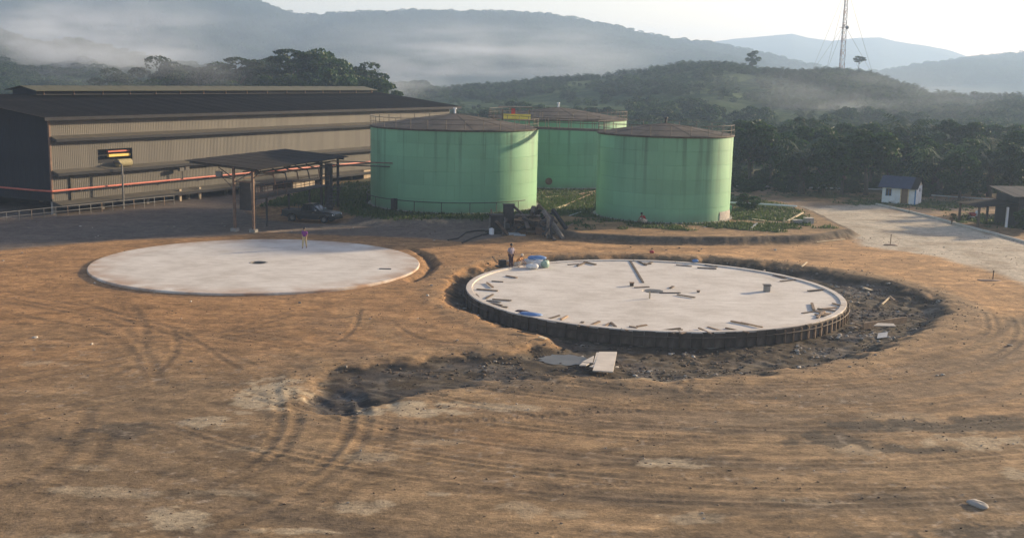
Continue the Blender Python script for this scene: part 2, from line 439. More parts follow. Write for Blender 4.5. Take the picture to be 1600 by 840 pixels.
TRACKS = [  # wheel ruts: (line, depth, half width, tread)
    (bumpy_line([(428, 606), (438, 650), (424, 690), (384, 726), (322, 758)]), .055, .22, 1),
    (bumpy_line([(452, 606), (464, 655), (448, 692), (410, 726), (350, 760)]), .055, .22, 1),
    (bumpy_line([(536, 606), (548, 660), (522, 705), (470, 748), (380, 792), (250, 835)]), .065, .24, 1),
    (bumpy_line([(562, 604), (572, 660), (550, 706), (500, 750), (420, 796), (330, 840)]), .065, .24, 1),
    (bumpy_line([(604, 600), (615, 650), (600, 700), (560, 750), (500, 800)]), .03, .22, 1),
    (bumpy_line([(0, 470), (90, 484), (160, 497), (205, 520), (235, 560), (250, 600)]), .05, .25, 0),
    (bumpy_line([(0, 486), (80, 500), (150, 514), (196, 540), (222, 580)]), .04, .25, 0),
    (bumpy_line([(120, 470), (200, 492), (280, 512), (380, 532), (470, 545), (560, 548)]), .05, .2, 0),
    (bumpy_line([(160, 486), (250, 516), (340, 546), (400, 568)]), .04, .2, 0),
    (bumpy_line([(283, 516), (320, 540), (345, 558), (372, 575)]), .05, .18, 0),
    (bumpy_line([(562, 482), (556, 506), (536, 526), (500, 540), (440, 546)]), .06, .16, 0),
    (bumpy_line([(205, 476), (222, 500), (228, 530), (215, 560), (170, 590)]), .04, .25, 0),
    (bumpy_line([(270, 512), (276, 540), (262, 566), (240, 584)]), .04, .2, 0),
    (bumpy_line([(610, 500), (650, 526), (720, 538), (800, 540)]), .05, .16, 0),
    (bumpy_line([(0, 760), (60, 740), (100, 715), (120, 680), (140, 640)]), .04, .3, 1),
    (bumpy_line([(60, 775), (110, 745), (150, 715), (170, 680)]), .035, .3, 1),
    (bumpy_line([(640, 660), (720, 657), (800, 652), (900, 645), (1000, 640)]), .05, .3, 2),
    (bumpy_line([(1050, 590), (1062, 580), (1075, 590), (1070, 610)]), .05, .2, 1),
    (bumpy_line([(760, 742), (900, 730), (1020, 722), (1130, 708), (1240, 700)]), .06, .25, 0),
    (bumpy_line([(880, 712), (1020, 690), (1200, 668), (1400, 640), (1620, 600)]), .04, .3, 0),
    (bumpy_line([(1100, 810), (1250, 790), (1400, 770), (1600, 742)]), .05, .3, 0),
    (bumpy_line([(900, 640), (1100, 622), (1300, 594), (1450, 560), (1540, 530), (1580, 500)]), .045, .3, 1),
    (bumpy_line([(1000, 628), (1200, 604), (1380, 572), (1500, 540), (1545, 512)]), .04, .25, 1),
    (bumpy_line([(1420, 545), (1500, 530), (1560, 512), (1600, 490)]), .04, .25, 0),
    (bumpy_line([(700, 768), (900, 760), (1200, 735), (1600, 690)]), .03, .3, 1),
]
def arc(r, a0, a1, n=26, dr=0.0):
    return [(SLAB_B[0] + (r + dr * t) * math.cos(R(a0 + (a1 - a0) * t)), SLAB_B[1] + (r + dr * t) * math.sin(R(a0 + (a1 - a0) * t))) for t in np.linspace(0, 1, n)]
for r_, a0_, a1_, dr_, tr_ in [(20.5, 250, 350, 1.5, 1), (22.6, 245, 348, 1.0, 1), (24.8, 236, 330, -1.5, 1), (27.0, 240, 345, .8, 1), (29.4, 232, 318, 2.0, 1), (32.0, 250, 335, -.6, 1), (34.4, 228, 300, .5, 1), (37.0, 245, 325, 1.2, 1), (39.6, 232, 300, -1, 1)]:
    TRACKS.append((arc(r_, a0_, a1_, 26, dr_), .045, .17, tr_)); TRACKS.append((arc(r_ + .55, a0_ + 1, a1_ - 2, 26, dr_), .045, .17, tr_))
for p0_, p1_, p2_ in [((-30, 60), (-18, 63), (-8, 70)), ((-32, 66), (-22, 66), (-10, 66)), ((-28, 50), (-20, 58), (-14, 70)), ((-24, 42), (-17, 52), (-6, 58)), ((-34, 74), (-24, 68), (-12, 62))]:
    l_ = smooth_line([p0_, p1_, p2_], 10); TRACKS.append((l_, .05, .18, 1)); TRACKS.append(([(x + .2, y - 1.5) for x, y in l_], .05, .18, 1))
def ground_fields(X, Y):
    X = np.asarray(X, float); Y = np.asarray(Y, float)
    h = (fbm(X / 11, Y / 11, 3, 3) - .5) * .22 + (fbm(X / 2.2, Y / 2.2, 9, 4) - .5) * .045
    near = sstep(140, 60, Y)
    h += ((fbm(X / .55, Y / .55, 21, 3) - .5) * .022) * near
    # graders and trucks went round the slab: streaks follow circles about it
    dx, dy = X - SLAB_B[0], Y - SLAB_B[1]
    rr, th = np.hypot(dx, dy * 1.0), np.arctan2(dy, dx)
    streak = fbm(rr / .35, th * 7.0, 31, 3)
    streak2 = fbm(rr / 1.1, th * 3.0, 37, 4)
    wsw = sstep(17, 24, rr) * sstep(-22, -6, X - (Y - 40) * .1) * sstep(100, 80, Y)
    h += (streak - .5) * .022 * wsw + (streak2 - .5) * .03 * wsw
    jag = (fbm(X / 1.3, Y / 1.3, 41, 4) - .5) * 2.2
    jag2 = (fbm(X / .45, Y / .45, 43, 3) - .5) * .8
    tsd = poly_sd(X, Y, TRENCH) + jag * .8 + jag2 * .5
    tren = sstep(-.3, 1.5, tsd)
    lip = np.exp(-((tsd + .9) / .8) ** 2) * (.5 + .8 * fbm(X / .7, Y / .7, 47, 3))
    rough = (fbm(X / .6, Y / .6, 51, 4) - .5) * .42 + (fbm(X / 1.9, Y / 1.9, 53, 3) - .5) * .3
    far_end = sstep(8, 1, np.hypot(X + 10, Y - 53) * .0 + np.where(Y < 60, 0, 0) + np.clip(62 - Y, 0, 20) * .0)
    dpt = .26 + .34 * sstep(21, 17.5, rr)
    h = h * (1 - .5 * tren) + tren * (-dpt + rough * (.28 + .28 * sstep(24, 17, rr))) + lip * .07
    gsd = poly_sd(X, Y, GULLY_A) + jag2 * .6
    gul = sstep(-.2, .9, gsd)
    h -= gul * .5
    psd = poly_sd(X, Y, PIT) + jag * .35 + jag2 * .4
    pit = sstep(-.3, .8, psd)
    h -= pit * (.06 + .22 * fbm(X / .5, Y / .5, 57, 3))
    # pads the tanks stand on
    pr = poly_sd(X, Y, PAD_R) + jag * .35
    pl = poly_sd(X, Y, PAD_L) + jag * .2
    padm = np.maximum(sstep(-.9, .3, pr), sstep(-2.2, .8, pl))
    h = h * (1 - .6 * padm) + padm * PAD_Z
    # ruts
    trk = np.zeros(X.shape)
    for pts, dep, hw, tread in TRACKS:
        xs = [p[0] for p in pts]; ys = [p[1] for p in pts]
        k = (X > min(xs) - 2) & (X < max(xs) + 2) & (Y > min(ys) - 2) & (Y < max(ys) + 2)
        if not k.any(): continue
        d, a = seg_dist(X[k], Y[k], pts)
        d = d + (fbm(X[k] / .6, Y[k] / .6, 61, 2) - .5) * .16
        fade = .45 + .9 * fbm(a / 2.3, a * 0, 63, 2)
        g = np.exp(-(d / hw) ** 4) * fade
        hh = -dep * .42 * g + dep * .18 * np.exp(-((d - hw * 1.7) / (hw * .55)) ** 2) * fade
        if tread: hh += g * (.012 if tread == 1 else .03) * np.sin(a * 2 * math.pi / .38 + d * 9)
        h[k] += hh
        gc = g * (.55 + .45 * sstep(.35, .6, fbm(X[k] / .9, Y[k] / .9, 67, 3)))
        if tread: gc = gc * (.6 + .4 * np.sin(a * 2 * math.pi / .38 + d * 9))
        else: gc = gc * .75
        trk[k] = np.maximum(trk[k], gc)
    # slabs press the ground down underneath them
    da = np.hypot(X - SLAB_A[0], Y - SLAB_A[1]); ina = sstep(SLAB_A[2] + .9, SLAB_A[2] + .05, da)
    h = np.where(da < SLAB_A[2] - .2, -.35, h * (1 - ina) + ina * (np.minimum(h, .0) * 1.0 + .03))
    inb = rr < SLAB_B[2] + .55
    h = np.where(inb, np.minimum(h, -.5), h)
    road = sstep(-.8, .8, poly_sd(X, Y, ROAD) + jag * .6)
    yard = sstep(-.8, .8, poly_sd(X, Y, YARD) + jag * .5)
    flat = np.clip(np.maximum(road, yard) * (1 - padm), 0, 1)
    h = h * (1 - .8 * flat)
    far = sstep(128, 150, Y) + sstep(60, 75, np.abs(X))
    h = h * (1 - .7 * np.clip(far, 0, 1)) 
    h = np.where(padm > .01, np.maximum(h, padm * PAD_Z * .93), h)
    for tx, ty, tr in TANKS:
        dt = np.hypot(X - tx, Y - ty)
        h = np.where(dt < tr + 1.0, np.minimum(h, PAD_Z - .02), h)
    return h, dict(tren=tren, lip=lip, pit=pit, gul=gul, padm=padm, pr=pr, pl=pl, trk=trk, road=road, yard=yard, streak=streak, streak2=streak2, wsw=wsw, da=da, rr=rr, jag=jag)

def spread(lo, hi, step, out, grow=1.25):
    mid = list(np.arange(lo, hi + 1e-6, step))
    a, s_ = lo, step
    L = []
    while a > -out: s_ *= grow; a -= s_; L.append(a)
    b, s_ = hi, step
    Rr = []
    while b < out: s_ *= grow; b += s_; Rr.append(b)
    return np.array(L[::-1] + mid + Rr)
gx = spread(-54, 60, .125, 2700)
ys_, y_ = [], 28.0
while y_ < 138: ys_.append(y_); y_ += .08 * (y_ / 34) ** 1.4
b_, s_ = ys_[-1], ys_[-1] - ys_[-2]
ext = []
while b_ < 3400: s_ *= 1.16; b_ += s_; ext.append(b_)
pre, b_, s_ = [], 28.0, .1
while b_ > -400: s_ *= 1.35; b_ -= s_; pre.append(b_)
gy = np.array(pre[::-1] + ys_ + ext)
GX, GY = np.meshgrid(gx, gy)
GH, FL = ground_fields(GX.ravel(), GY.ravel())
X_, Y_ = GX.ravel(), GY.ravel()

def blobs(X, Y, lst, seed, sc=.8, amt=1.1):
    """soft-edged ragged patches, given as centre and half sizes in the photograph, laid on the ground"""
    M = np.zeros(X.shape)
    nz = (fbm(X / sc, Y / (sc * 1.0), seed, 4) - .5) * 2 * amt
    for (px, py, ax, ay, s_) in lst:
        c = G(px, py); e = G(px + ax, py); t = G(px, py - ay)
        rx, ry = abs(e.x - c.x), max(abs(t.y - c.y), .05)
        k = (np.abs(X - c.x) < rx * 2.2) & (np.abs(Y - c.y) < ry * 2.2)
        if not k.any(): continue
        q = np.hypot((X[k] - c.x) / rx, (Y[k] - c.y) / ry)
        M[k] = np.maximum(M[k], s_ * (.35 * sstep(1.1, .5, q + nz[k] * .45) + .65 * sstep(.90, .72, q + nz[k] * .85)))
    return M
def lerp(C, col_, m_): return C + (np.array(col_)[None, :] - C) * np.clip(m_, 0, 1)[:, None]
big = fbm(X_ / 13, Y_ / 9, 71, 4); med = fbm(X_ / 2.6, Y_ / 1.9, 73, 4); fin = fbm(X_ / .5, Y_ / .5, 75, 4)
C = np.tile(np.array([.255, .165, .092]), (len(X_), 1))
# redder towards the back left, greyer near the camera
orange = sstep(46, 66, Y_ + (big - .5) * 26) * sstep(20, -4, X_)
C = lerp(C, (.30, .170, .080), orange * .9)
grey = sstep(58, 40, Y_ + (big - .5) * 22 + X_ * .12)
C = lerp(C, (.185, .135, .088), grey * .85)
C = lerp(C, (.29, .20, .118), FL['wsw'] * sstep(.45, .7, FL['streak2']) * .65)
C = lerp(C, (.150, .115, .085), FL['wsw'] * sstep(.52, .35, FL['streak2']) * .5)
C = lerp(C, (.42, .25, .125), sstep(-.8, .8, poly_sd(X_, Y_, LIT_SANDBAND) + FL['jag'] * .7) * (.55 + .5 * med))  # sand band, with the sunlight on it put into a brighter colour
crisp = sstep(.44, .56, fbm(X_ / 1.6, Y_ / .8, 79, 5))
C = C * (0.74 + .52 * med)[:, None] * (0.80 + .40 * fin)[:, None] * (.88 + .24 * crisp)[:, None]
st = FL['streak'] * FL['wsw'] + .5 * (1 - FL['wsw'])
C = C * (0.8 + .4 * st)[:, None]
C = lerp(C, (.092, .065, .045), FL['trk'] * .72)
C = lerp(C, (.042, .034, .026), sstep(.2, .6, FL['tren'] + (fin - .5) * .7) * .93)
C = lerp(C, (.13, .11, .088), FL['tren'] * sstep(.56, .68, fbm(X_ / .9, Y_ / .7, 81, 4)) * .75)
C = lerp(C, (.045, .04, .038), np.maximum(FL['pit'], FL['gul']) * .9)
C = lerp(C, (.32, .225, .135), np.clip(FL['lip'], 0, 1) * .35 * (1 - FL['tren']))
PALE = [(430, 612, 62, 24, .95), (640, 640, 95, 9, .9), (760, 634, 120, 6, .6), (320, 656, 55, 10, .8), (268, 808, 62, 20, .9), (480, 828, 90, 6, .8), (560, 792, 55, 9, .7),
        (600, 786, 20, 8, .7), (1060, 722, 75, 7, .8), (820, 796, 60, 12, .5), (690, 772, 30, 4, .7), (1530, 690, 90, 13, .75), (1330, 700, 60, 12, .5), (150, 768, 110, 8, .55), (360, 768, 90, 6, .5),
        (130, 838, 60, 8, .6), (580, 712, 40, 8, .5), (1590, 740, 30, 10, .7), (1080, 812, 60, 10, .6), (1250, 785, 100, 6, .35), (640, 632, 60, 6, .95), (570, 630, 24, 7, .9), (690, 690, 50, 5, .4), (1440, 668, 90, 6, .35),
        (60, 566, 50, 5, .4), (140, 730, 26, 7, .4), (1010, 590, 60, 5, .5), (400, 700, 60, 6, .4), (880, 800, 40, 8, .5), (1420, 650, 70, 8, .3)]
DARK = [(190, 672, 55, 15, .8), (90, 690, 40, 8, .5), (1290, 686, 70, 14, .85), (1420, 665, 170, 10, .9), (1560, 662, 90, 12, .85), (1420, 702, 90, 7, .85), (1540, 834, 110, 14, .9), (1350, 838, 60, 8, .6), (1400, 776, 60, 6, .55),
        (1180, 808, 90, 5, .5), (950, 742, 120, 6, .4), (240, 636, 40, 6, .4), (640, 680, 60, 8, .35), (800, 600, 160, 16, .55), (950, 612, 200, 12, .45), (330, 600, 60, 6, .4), (1030, 388, 110, 3, .3),
        (660, 362, 70, 6, .5), (310, 772, 60, 8, .4), (1120, 716, 60, 5, .5), (30, 700, 50, 6, .4), (870, 545, 60, 14, .6), (1000, 700, 80, 4, .4)]
pale = blobs(X_, Y_, PALE, 91, .6, 1.25); dark = blobs(X_, Y_, DARK, 95, .6, 1.3)
C = lerp(C, (.40, .335, .25), pale * .85)
C = lerp(C, (.075, .062, .05), dark)
C = C * np.array([1.02, 1.0, .90])[None, :]
speck = sstep(.70, .80, fbm(X_ / .28, Y_ / .28, 99, 2)) * sstep(.45, .6, fbm(X_ / 4, Y_ / 3, 101, 3))
C = lerp(C, (.34, .28, .21), speck * .5 * sstep(75, 50, Y_))
# hard standings and grass
roadc = np.array([.44, .38, .29])[None, :] * (.8 + .4 * med)[:, None]
C = C + (roadc - C) * (FL['road'] * (.75 + .25 * sstep(.3, .5, med)))[:, None]
yardc = np.array([.13, .108, .088])[None, :] * (.75 + .5 * med)[:, None]
C = C + (yardc - C) * (FL['yard'] * .95)[:, None]
strip, _ = seg_dist(X_, Y_, bumpy_line([(425, 362), (520, 354), (620, 350), (690, 352)]))
C = lerp(C, (.36, .26, .17), sstep(.8, .3, strip + (fin - .5)) * .9)
gn = fbm(X_ / 3.2, Y_ / 3.2, 111, 4)
grassm = np.maximum(sstep(-.6, 1.2, FL['pl']), sstep(.6, 2.6, FL['pr']) * sstep(.36, .56, gn + .03 * (Y_ - 112) * .5))
grassm = np.maximum(grassm, sstep(150, 160, Y_))
C = lerp(C, (.052, .07, .026), grassm * (.55 + .6 * gn))
C = lerp(C, (.085, .07, .052), sstep(-1.1, -.3, FL['pr']) * sstep(.9, .2, FL['pr']) * .9)  # edge of the pad darkened: the shade of the bank painted in
GRASSY = [(1540, 347, 42, 7, 1), (1450, 318, 120, 8, .9), (1290, 305, 130, 5, .8), (1560, 345, 50, 12, .9)]
C = lerp(C, (.06, .085, .024), blobs(X_, Y_, GRASSY, 121, 1.5))
SOILY = [(1480, 312, 110, 2.6, .9), (1500, 326, 70, 3, .9), (1420, 330, 60, 4, .6), (1270, 298, 130, 2, .8), (1240, 318, 60, 6, .7), (1200, 296, 40, 8, .8)]
C = lerp(C, (.30, .215, .14), blobs(X_, Y_, SOILY, 125, 1.5, .7))
# orange soil washed against the finished slab
C = lerp(C, (.27, .16, .085), sstep(SLAB_A[2] + 1.6, SLAB_A[2], FL['da']) * sstep(90, 78, Y_) * .6)
damp = np.clip(FL['tren'] * .5 * sstep(.5, .65, fbm(X_ / 2.4, Y_ / 1.8, 131, 3)) + FL['pit'] * .4, 0, 1)

gm, gnt, gbs = nodes_of('soil')
at = N(gnt, 'ShaderNodeAttribute', attribute_name='soil')
tcg = N(gnt, 'ShaderNodeTexCoord')
n1 = noise(gnt, 1.1, 8, 0.72, vec=tcg.outputs['Object']); n2 = noise(gnt, 9.0, 5, 0.7, vec=tcg.outputs['Object'])
r1 = ramp(gnt, n1, [(0.32, (.72, .72, .72)), (0.68, (1.28, 1.26, 1.24))])
r2 = ramp(gnt, n2, [(0.3, (.78, .78, .78)), (0.7, (1.22, 1.22, 1.22))])
cc = mixc(gnt, 1.0, at.outputs['Color'], r1.outputs[0], 'MULTIPLY')
cc = mixc(gnt, 1.0, cc, r2.outputs[0], 'MULTIPLY')
n3 = noise(gnt, 1.3, 10, 0.78, vec=tcg.outputs['Object'], stretch=(.42, .95, 1)); n4 = noise(gnt, 7.0, 7, 0.75, vec=tcg.outputs['Object'], stretch=(.4, .8, 1))
cc = mixc(gnt, 1.0, cc, ramp(gnt, n3, [(.36, (.70, .69, .68)), (.48, (.98, .98, .98)), (.60, (1.14, 1.13, 1.12)), (.68, (1.42, 1.40, 1.36))]).outputs[0], 'MULTIPLY')
cc = mixc(gnt, 1.0, cc, ramp(gnt, n4, [(.34, (.72, .72, .72)), (.5, (1, 1, 1)), (.66, (1.3, 1.3, 1.3))]).outputs[0], 'MULTIPLY')
n5 = noise(gnt, 4.2, 4, 0.62, vec=tcg.outputs['Object'], stretch=(.8, .8, 1))
cc = mixc(gnt, 1.0, cc, ramp(gnt, n5, [(.345, (1.30, 1.28, 1.24)), (.385, (1, 1, 1)), (.60, (1, 1, 1)), (.65, (.68, .68, .68))]).outputs[0], 'MULTIPLY')
gnt.links.new(cc, gbs.inputs['Base Color'])
ad = N(gnt, 'ShaderNodeAttribute', attribute_name='damp')
rr_ = N(gnt, 'ShaderNodeMapRange'); rr_.inputs[3].default_value = 0.95; rr_.inputs[4].default_value = 0.35
gnt.links.new(ad.outputs['Fac'], rr_.inputs[0]); gnt.links.new(rr_.outputs[0], gbs.inputs['Roughness'])
gbs.inputs['Specular IOR Level'].default_value = 0.2
bp = N(gnt, 'ShaderNodeBump'); bp.inputs['Strength'].default_value = 0.4; bp.inputs['Distance'].default_value = 0.06
gnt.links.new(n2, bp.inputs['Height'])
bp2 = N(gnt, 'ShaderNodeBump'); bp2.inputs['Strength'].default_value = 0.18; bp2.inputs['Distance'].default_value = 0.12
gnt.links.new(n1, bp2.inputs['Height']); gnt.links.new(bp.outputs[0], bp2.inputs['Normal']); gnt.links.new(bp2.outputs[0], gbs.inputs['Normal'])
nxg, nyg = len(gx), len(gy)
ii = (np.arange(nyg - 1)[:, None] * nxg + np.arange(nxg - 1)[None, :]).ravel()
gf = np.stack([ii, ii + 1, ii + nxg + 1, ii + nxg], 1)
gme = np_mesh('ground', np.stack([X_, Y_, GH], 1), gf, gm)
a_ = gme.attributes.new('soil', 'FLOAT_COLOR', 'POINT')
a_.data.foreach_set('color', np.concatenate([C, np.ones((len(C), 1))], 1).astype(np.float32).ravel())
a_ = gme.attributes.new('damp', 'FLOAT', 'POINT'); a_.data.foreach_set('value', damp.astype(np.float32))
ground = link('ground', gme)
tag(ground, 'rutted brown earth of the building site', kind='structure')
def gz(x, y):
    """height of the ground at a point"""
    i = int(np.clip(np.searchsorted(gx, x) - 1, 0, nxg - 2)); j = int(np.clip(np.searchsorted(gy, y) - 1, 0, nyg - 2))
    tx = (x - gx[i]) / (gx[i + 1] - gx[i]); ty = (y - gy[j]) / (gy[j + 1] - gy[j])
    q = GH.reshape(nyg, nxg)
    return float((q[j, i] * (1 - tx) + q[j, i + 1] * tx) * (1 - ty) + (q[j + 1, i] * (1 - tx) + q[j + 1, i + 1] * tx) * ty)
def GG(px, py, dz=0.0):
    """the point of the uneven ground seen at this place"""
    z = 0.0
    for _ in range(6): p = G(px, py, z); z = gz(p.x, p.y)
    return Vector((p.x, p.y, z + dz))
# ================================================================== concrete slabs
def slab_material(name, cx, cy, wash):
    mt, nt, bs = nodes_of(name)
    tc = N(nt, 'ShaderNodeTexCoord')
    a = noise(nt, .28, 6, .65, vec=tc.outputs['Object']); b = noise(nt, 1.3, 6, .7, vec=tc.outputs['Object'], stretch=(.5, 1.6, 1)); c_ = noise(nt, 14, 3, .6, vec=tc.outputs['Object'])
    c = ramp(nt, a, [(.36, (.50, .45, .385)), (.48, (.65, .60, .53)), (.56, (.70, .65, .575)), (.66, (.76, .71, .635))]).outputs[0]
    c = mixc(nt, ramp(nt, b, [(.46, (0, 0, 0)), (.60, (.45, .45, .45)), (.72, (.75, .75, .75))]).outputs[0], c, (.42, .365, .295))
    c = mixc(nt, .35, c, ramp(nt, c_, [(.35, (.42, .38, .33)), (.65, (.70, .65, .57))]).outputs[0])
    # soil trodden in from the rim
    le = N(nt, 'ShaderNodeVectorMath', operation='LENGTH'); nt.links.new(tc.outputs['Object'], le.inputs[0])
    mr = N(nt, 'ShaderNodeMapRange'); mr.inputs[1].default_value = wash[0]; mr.inputs[2].default_value = wash[1]; mr.inputs[3].default_value = 0; mr.inputs[4].default_value = wash[2]
    nt.links.new(le.outputs['Value'], mr.inputs[0])
    mu = N(nt, 'ShaderNodeMath', operation='MULTIPLY'); nt.links.new(mr.outputs[0], mu.inputs[0])
    d = noise(nt, .35, 4, .6, vec=tc.outputs['Object']); nt.links.new(ramp(nt, d, [(.38, (0, 0, 0)), (.62, (1, 1, 1))]).outputs[0], mu.inputs[1])
    c = mixc(nt, mu.outputs[0], c, (.36, .21, .12))
    nt.links.new(c, bs.inputs['Base Color']); bs.inputs['Roughness'].default_value = .88; bs.inputs['Specular IOR Level'].default_value = .25
    bu = N(nt, 'ShaderNodeBump'); bu.inputs['Strength'].default_value = .12; bu.inputs['Distance'].default_value = .05
    nt.links.new(b, bu.inputs['Height']); nt.links.new(bu.outputs[0], bs.inputs['Normal'])
    return mt
def disc(mb, r, z, n=128, hole=0):
    mb.lathe([(hole, z), (r, z)], n) if hole else mb.add([(r * math.cos(2 * math.pi * i / n), r * math.sin(2 * math.pi * i / n), z) for i in range(n)], [tuple(range(n))])
    return mb
ax_, ay_, ar_ = SLAB_A
SA_Z = 0.14
sa = thing('foundation_slab', 'finished round concrete tank slab with a person in purple walking on it', 'slab', (ax_, ay_, 0))
sa['kind'] = 'thing'
mA = slab_material('slab_finished', 0, 0, (ar_ - 2.6, ar_, .85))
MB().lathe([(.62, -.3), (.62, SA_Z), (ar_ - .05, SA_Z), (ar_, SA_Z - .05), (ar_, -.4)], 160).build('slab_body', mA, sa)
MB().lathe([(.01, SA_Z - .10), (.61, SA_Z - .10)], 32).build('sump_floor', MAT['interior_dark'], sa)
MB().lathe([(.62, SA_Z - .12), (.60, SA_Z + .012), (.72, SA_Z + .012), (.74, SA_Z + .002)], 32).build('sump_ring', MAT['old_concrete'], sa)
p = G(602, 420, SA_Z); mb = MB().box((p.x - ax_, p.y - ay_, SA_Z + .015), (.9, .34, .03)); mb.build('cover_plate', MAT['steel_dark'], sa)
bx_, by_, br_ = SLAB_B
SB_Z = 0.25
sb = thing('foundation_slab', 'round concrete slab with raised kerb, board formwork and timber offcuts lying on it', 'slab', (bx_, by_, 0))
sb['kind'] = 'thing'
mB = slab_material('slab_fresh', 0, 0, (br_ - 1.2, br_, .25))
MB().lathe([(.75, -.2), (.75, SB_Z), (br_ - .42, SB_Z)], 160).build('slab_body', mB, sb)
MB().lathe([(.01, SB_Z - .22), (.74, SB_Z - .22)], 32).build('sump_floor', MAT['form_board'], sb)
# the kerb is cast in lengths
for k in range(24):
    a0 = 2 * math.pi * k / 24
    MB().lathe([(br_ - .42, SB_Z - .1), (br_ - .415, SB_Z + .075), (br_ - .39, SB_Z + .09), (br_ - .02, SB_Z + .09), (br_, SB_Z + .075), (br_, SB_Z - .2)], 7, a0=a0 + .0012, a1=a0 + 2 * math.pi / 24 - .0012).build('kerb_length', mB, sb)
MB().lathe([(br_ - .03, SB_Z - .15), (br_ - .03, -.9)], 96).build('slab_edge', MAT['old_concrete'], sb)
# upright form boards all round, propped by studs
nb = 120
bw = 2 * math.pi * (br_ + .05) / nb
rngf = random.Random(5)
board_me = [MB().box((0, 0, 0), (bw * .97, .035, .86 + .03 * k)).mesh('form_board', MAT['form_board']) for k in range(3)]
stud_me = MB().box((0, 0, 0), (.07, .10, .88)).mesh('form_stud', MAT['dark_timber'])
stud_lit = MB().box((0, 0, 0), (.075, .12, .80)).mesh('form_stud', MAT['timber'])  # right-hand studs in paler timber, sunlight put into the colour
for k in range(nb):
    a = 2 * math.pi * (k + .5) / nb
    deg = math.degrees(a) % 360
    o = link('form_board', rngf.choice(board_me), sb, ((br_ + .04 + rngf.uniform(-.006, .012)) * math.cos(a), (br_ + .04) * math.sin(a), -.16 + rngf.uniform(-.03, .02)), a + math.pi / 2)
    o.rotation_euler[0] = rngf.uniform(-.02, .02)
    if k % 2 == 0 or 290 < deg < 345:
        a2 = 2 * math.pi * k / nb
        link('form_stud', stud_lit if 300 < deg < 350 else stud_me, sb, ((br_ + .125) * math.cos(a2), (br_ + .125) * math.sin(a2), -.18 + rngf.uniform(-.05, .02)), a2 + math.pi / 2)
for k in range(24):
    a0 = 2 * math.pi * k / 24
    r_ = br_ + .20
    MB().path([(r_ * math.cos(a0 + t), r_ * math.sin(a0 + t), .02) for t in np.linspace(.005, 2 * math.pi / 24 - .005, 5)], .035, 4).build('waler', MAT['dark_timber'], sb)

# ================================================================== storage tanks
def tank(cx, cy, r, ztop, label, courses, vent_white, post_n=34):
    t = thing('storage_tank', label, 'tank', (cx, cy, PAD_Z), 0, 'green storage tanks')
    H_ = ztop - PAD_Z
    hc = H_ / courses
    for k in range(courses):
        rk = r + (.012 if k % 2 else 0)
        z0, z1 = k * hc, (k + 1) * hc
        prof = [(rk - .02, z0), (rk, z0 + .012), (rk, z1 - .012), (rk - .02, z1)]
        npl = 9
        for j in range(npl):
            a0 = 2 * math.pi * (j + .5 * (k % 2)) / npl + cx
            MB().lathe(prof, 14, a0=a0 + .0006, a1=a0 + 2 * math.pi / npl - .0006).build('shell_plate', MAT['tank_paint'], t)
    MB().lathe([(r - .05, 0), (r - .05, H_)], 64).build('inner_shell', MAT['tank_rust_rim'], t)
    # plates of the bottom ring
    MB().lathe([(r + .30, -.12), (r + .30, .03), (r + .28, .05), (r - .1, .05)], 96).build('base_ring', MAT['old_concrete'], t)
    # cone roof in sheets
    apex = H_ + r * .155
    nsec = 24
    for k in range(nsec):
        a0, a1 = 2 * math.pi * k / nsec, 2 * math.pi * (k + 1) / nsec
        am = (a0 + a1) / 2
        ro = r + .10
        lift = .02 * (k % 2)
        q = MB()
        rr2 = [.02, r * .34, r * .68, ro]
        vs = []
        for x in rr2:
            for a in (a0, am, a1):
                vs.append((x * math.cos(a), x * math.sin(a), apex - (apex - H_ - .04) * (x / ro) ** 1.12 + lift))
        fs = []
        for i in range(3):
            for j in range(2): fs.append((i * 3 + j, (i + 1) * 3 + j, (i + 1) * 3 + j + 1, i * 3 + j + 1))
        q.add(vs, fs); q.build('roof_sheet', MAT['tank_roof'], t)
    MB().lathe([(r - .03, H_ - .14), (r + .09, H_ - .14), (r + .13, H_ - .02), (r + .10, H_ + .035), (r - .02, H_ + .045)], 96).build('rim_angle', MAT['tank_rust_rim'], t)
    v = MB().lathe([(.01, apex + .62), (.20, apex + .60), (.22, apex + .50), (.12, apex + .46), (.12, apex - .05)], 12)
    v.build('roof_vent', MAT['white_paint' if vent_white else 'steel_dark'], t)
    post = MB().tube((0, 0, 0), (0, 0, 1.05), .034, n=6).mesh('guard_post', MAT['rail_steel'])
    for k in range(post_n):
        a = 2 * math.pi * (k + .3) / post_n
        link('guard_post', post, t, ((r + .03) * math.cos(a), (r + .03) * math.sin(a), H_ + .03))
    for zz in (.55, 1.05):
        ring = [((r + .03) * math.cos(2 * math.pi * k / 72), (r + .03) * math.sin(2 * math.pi * k / 72), H_ + .03 + zz) for k in range(72)]
        MB().path(ring, .026, 5, True).build('guard_rail', MAT['rail_steel'], t)
    return t
tz = {}
def top_z(px, py, Y): return AT(px, py, Y).z
T1 = tank(*TANKS[0], 9.25, 'wide green storage tank nearest the long shed, dark stains below its rim', 6, True, 30)
T2 = tank(*TANKS[1], 9.4, 'green storage tank standing behind and between the other two tanks', 6, True, 30)
T3 = tank(*TANKS[2], 9.28, 'narrower green storage tank by the road, red figure crouching at its foot', 6, False, 22)
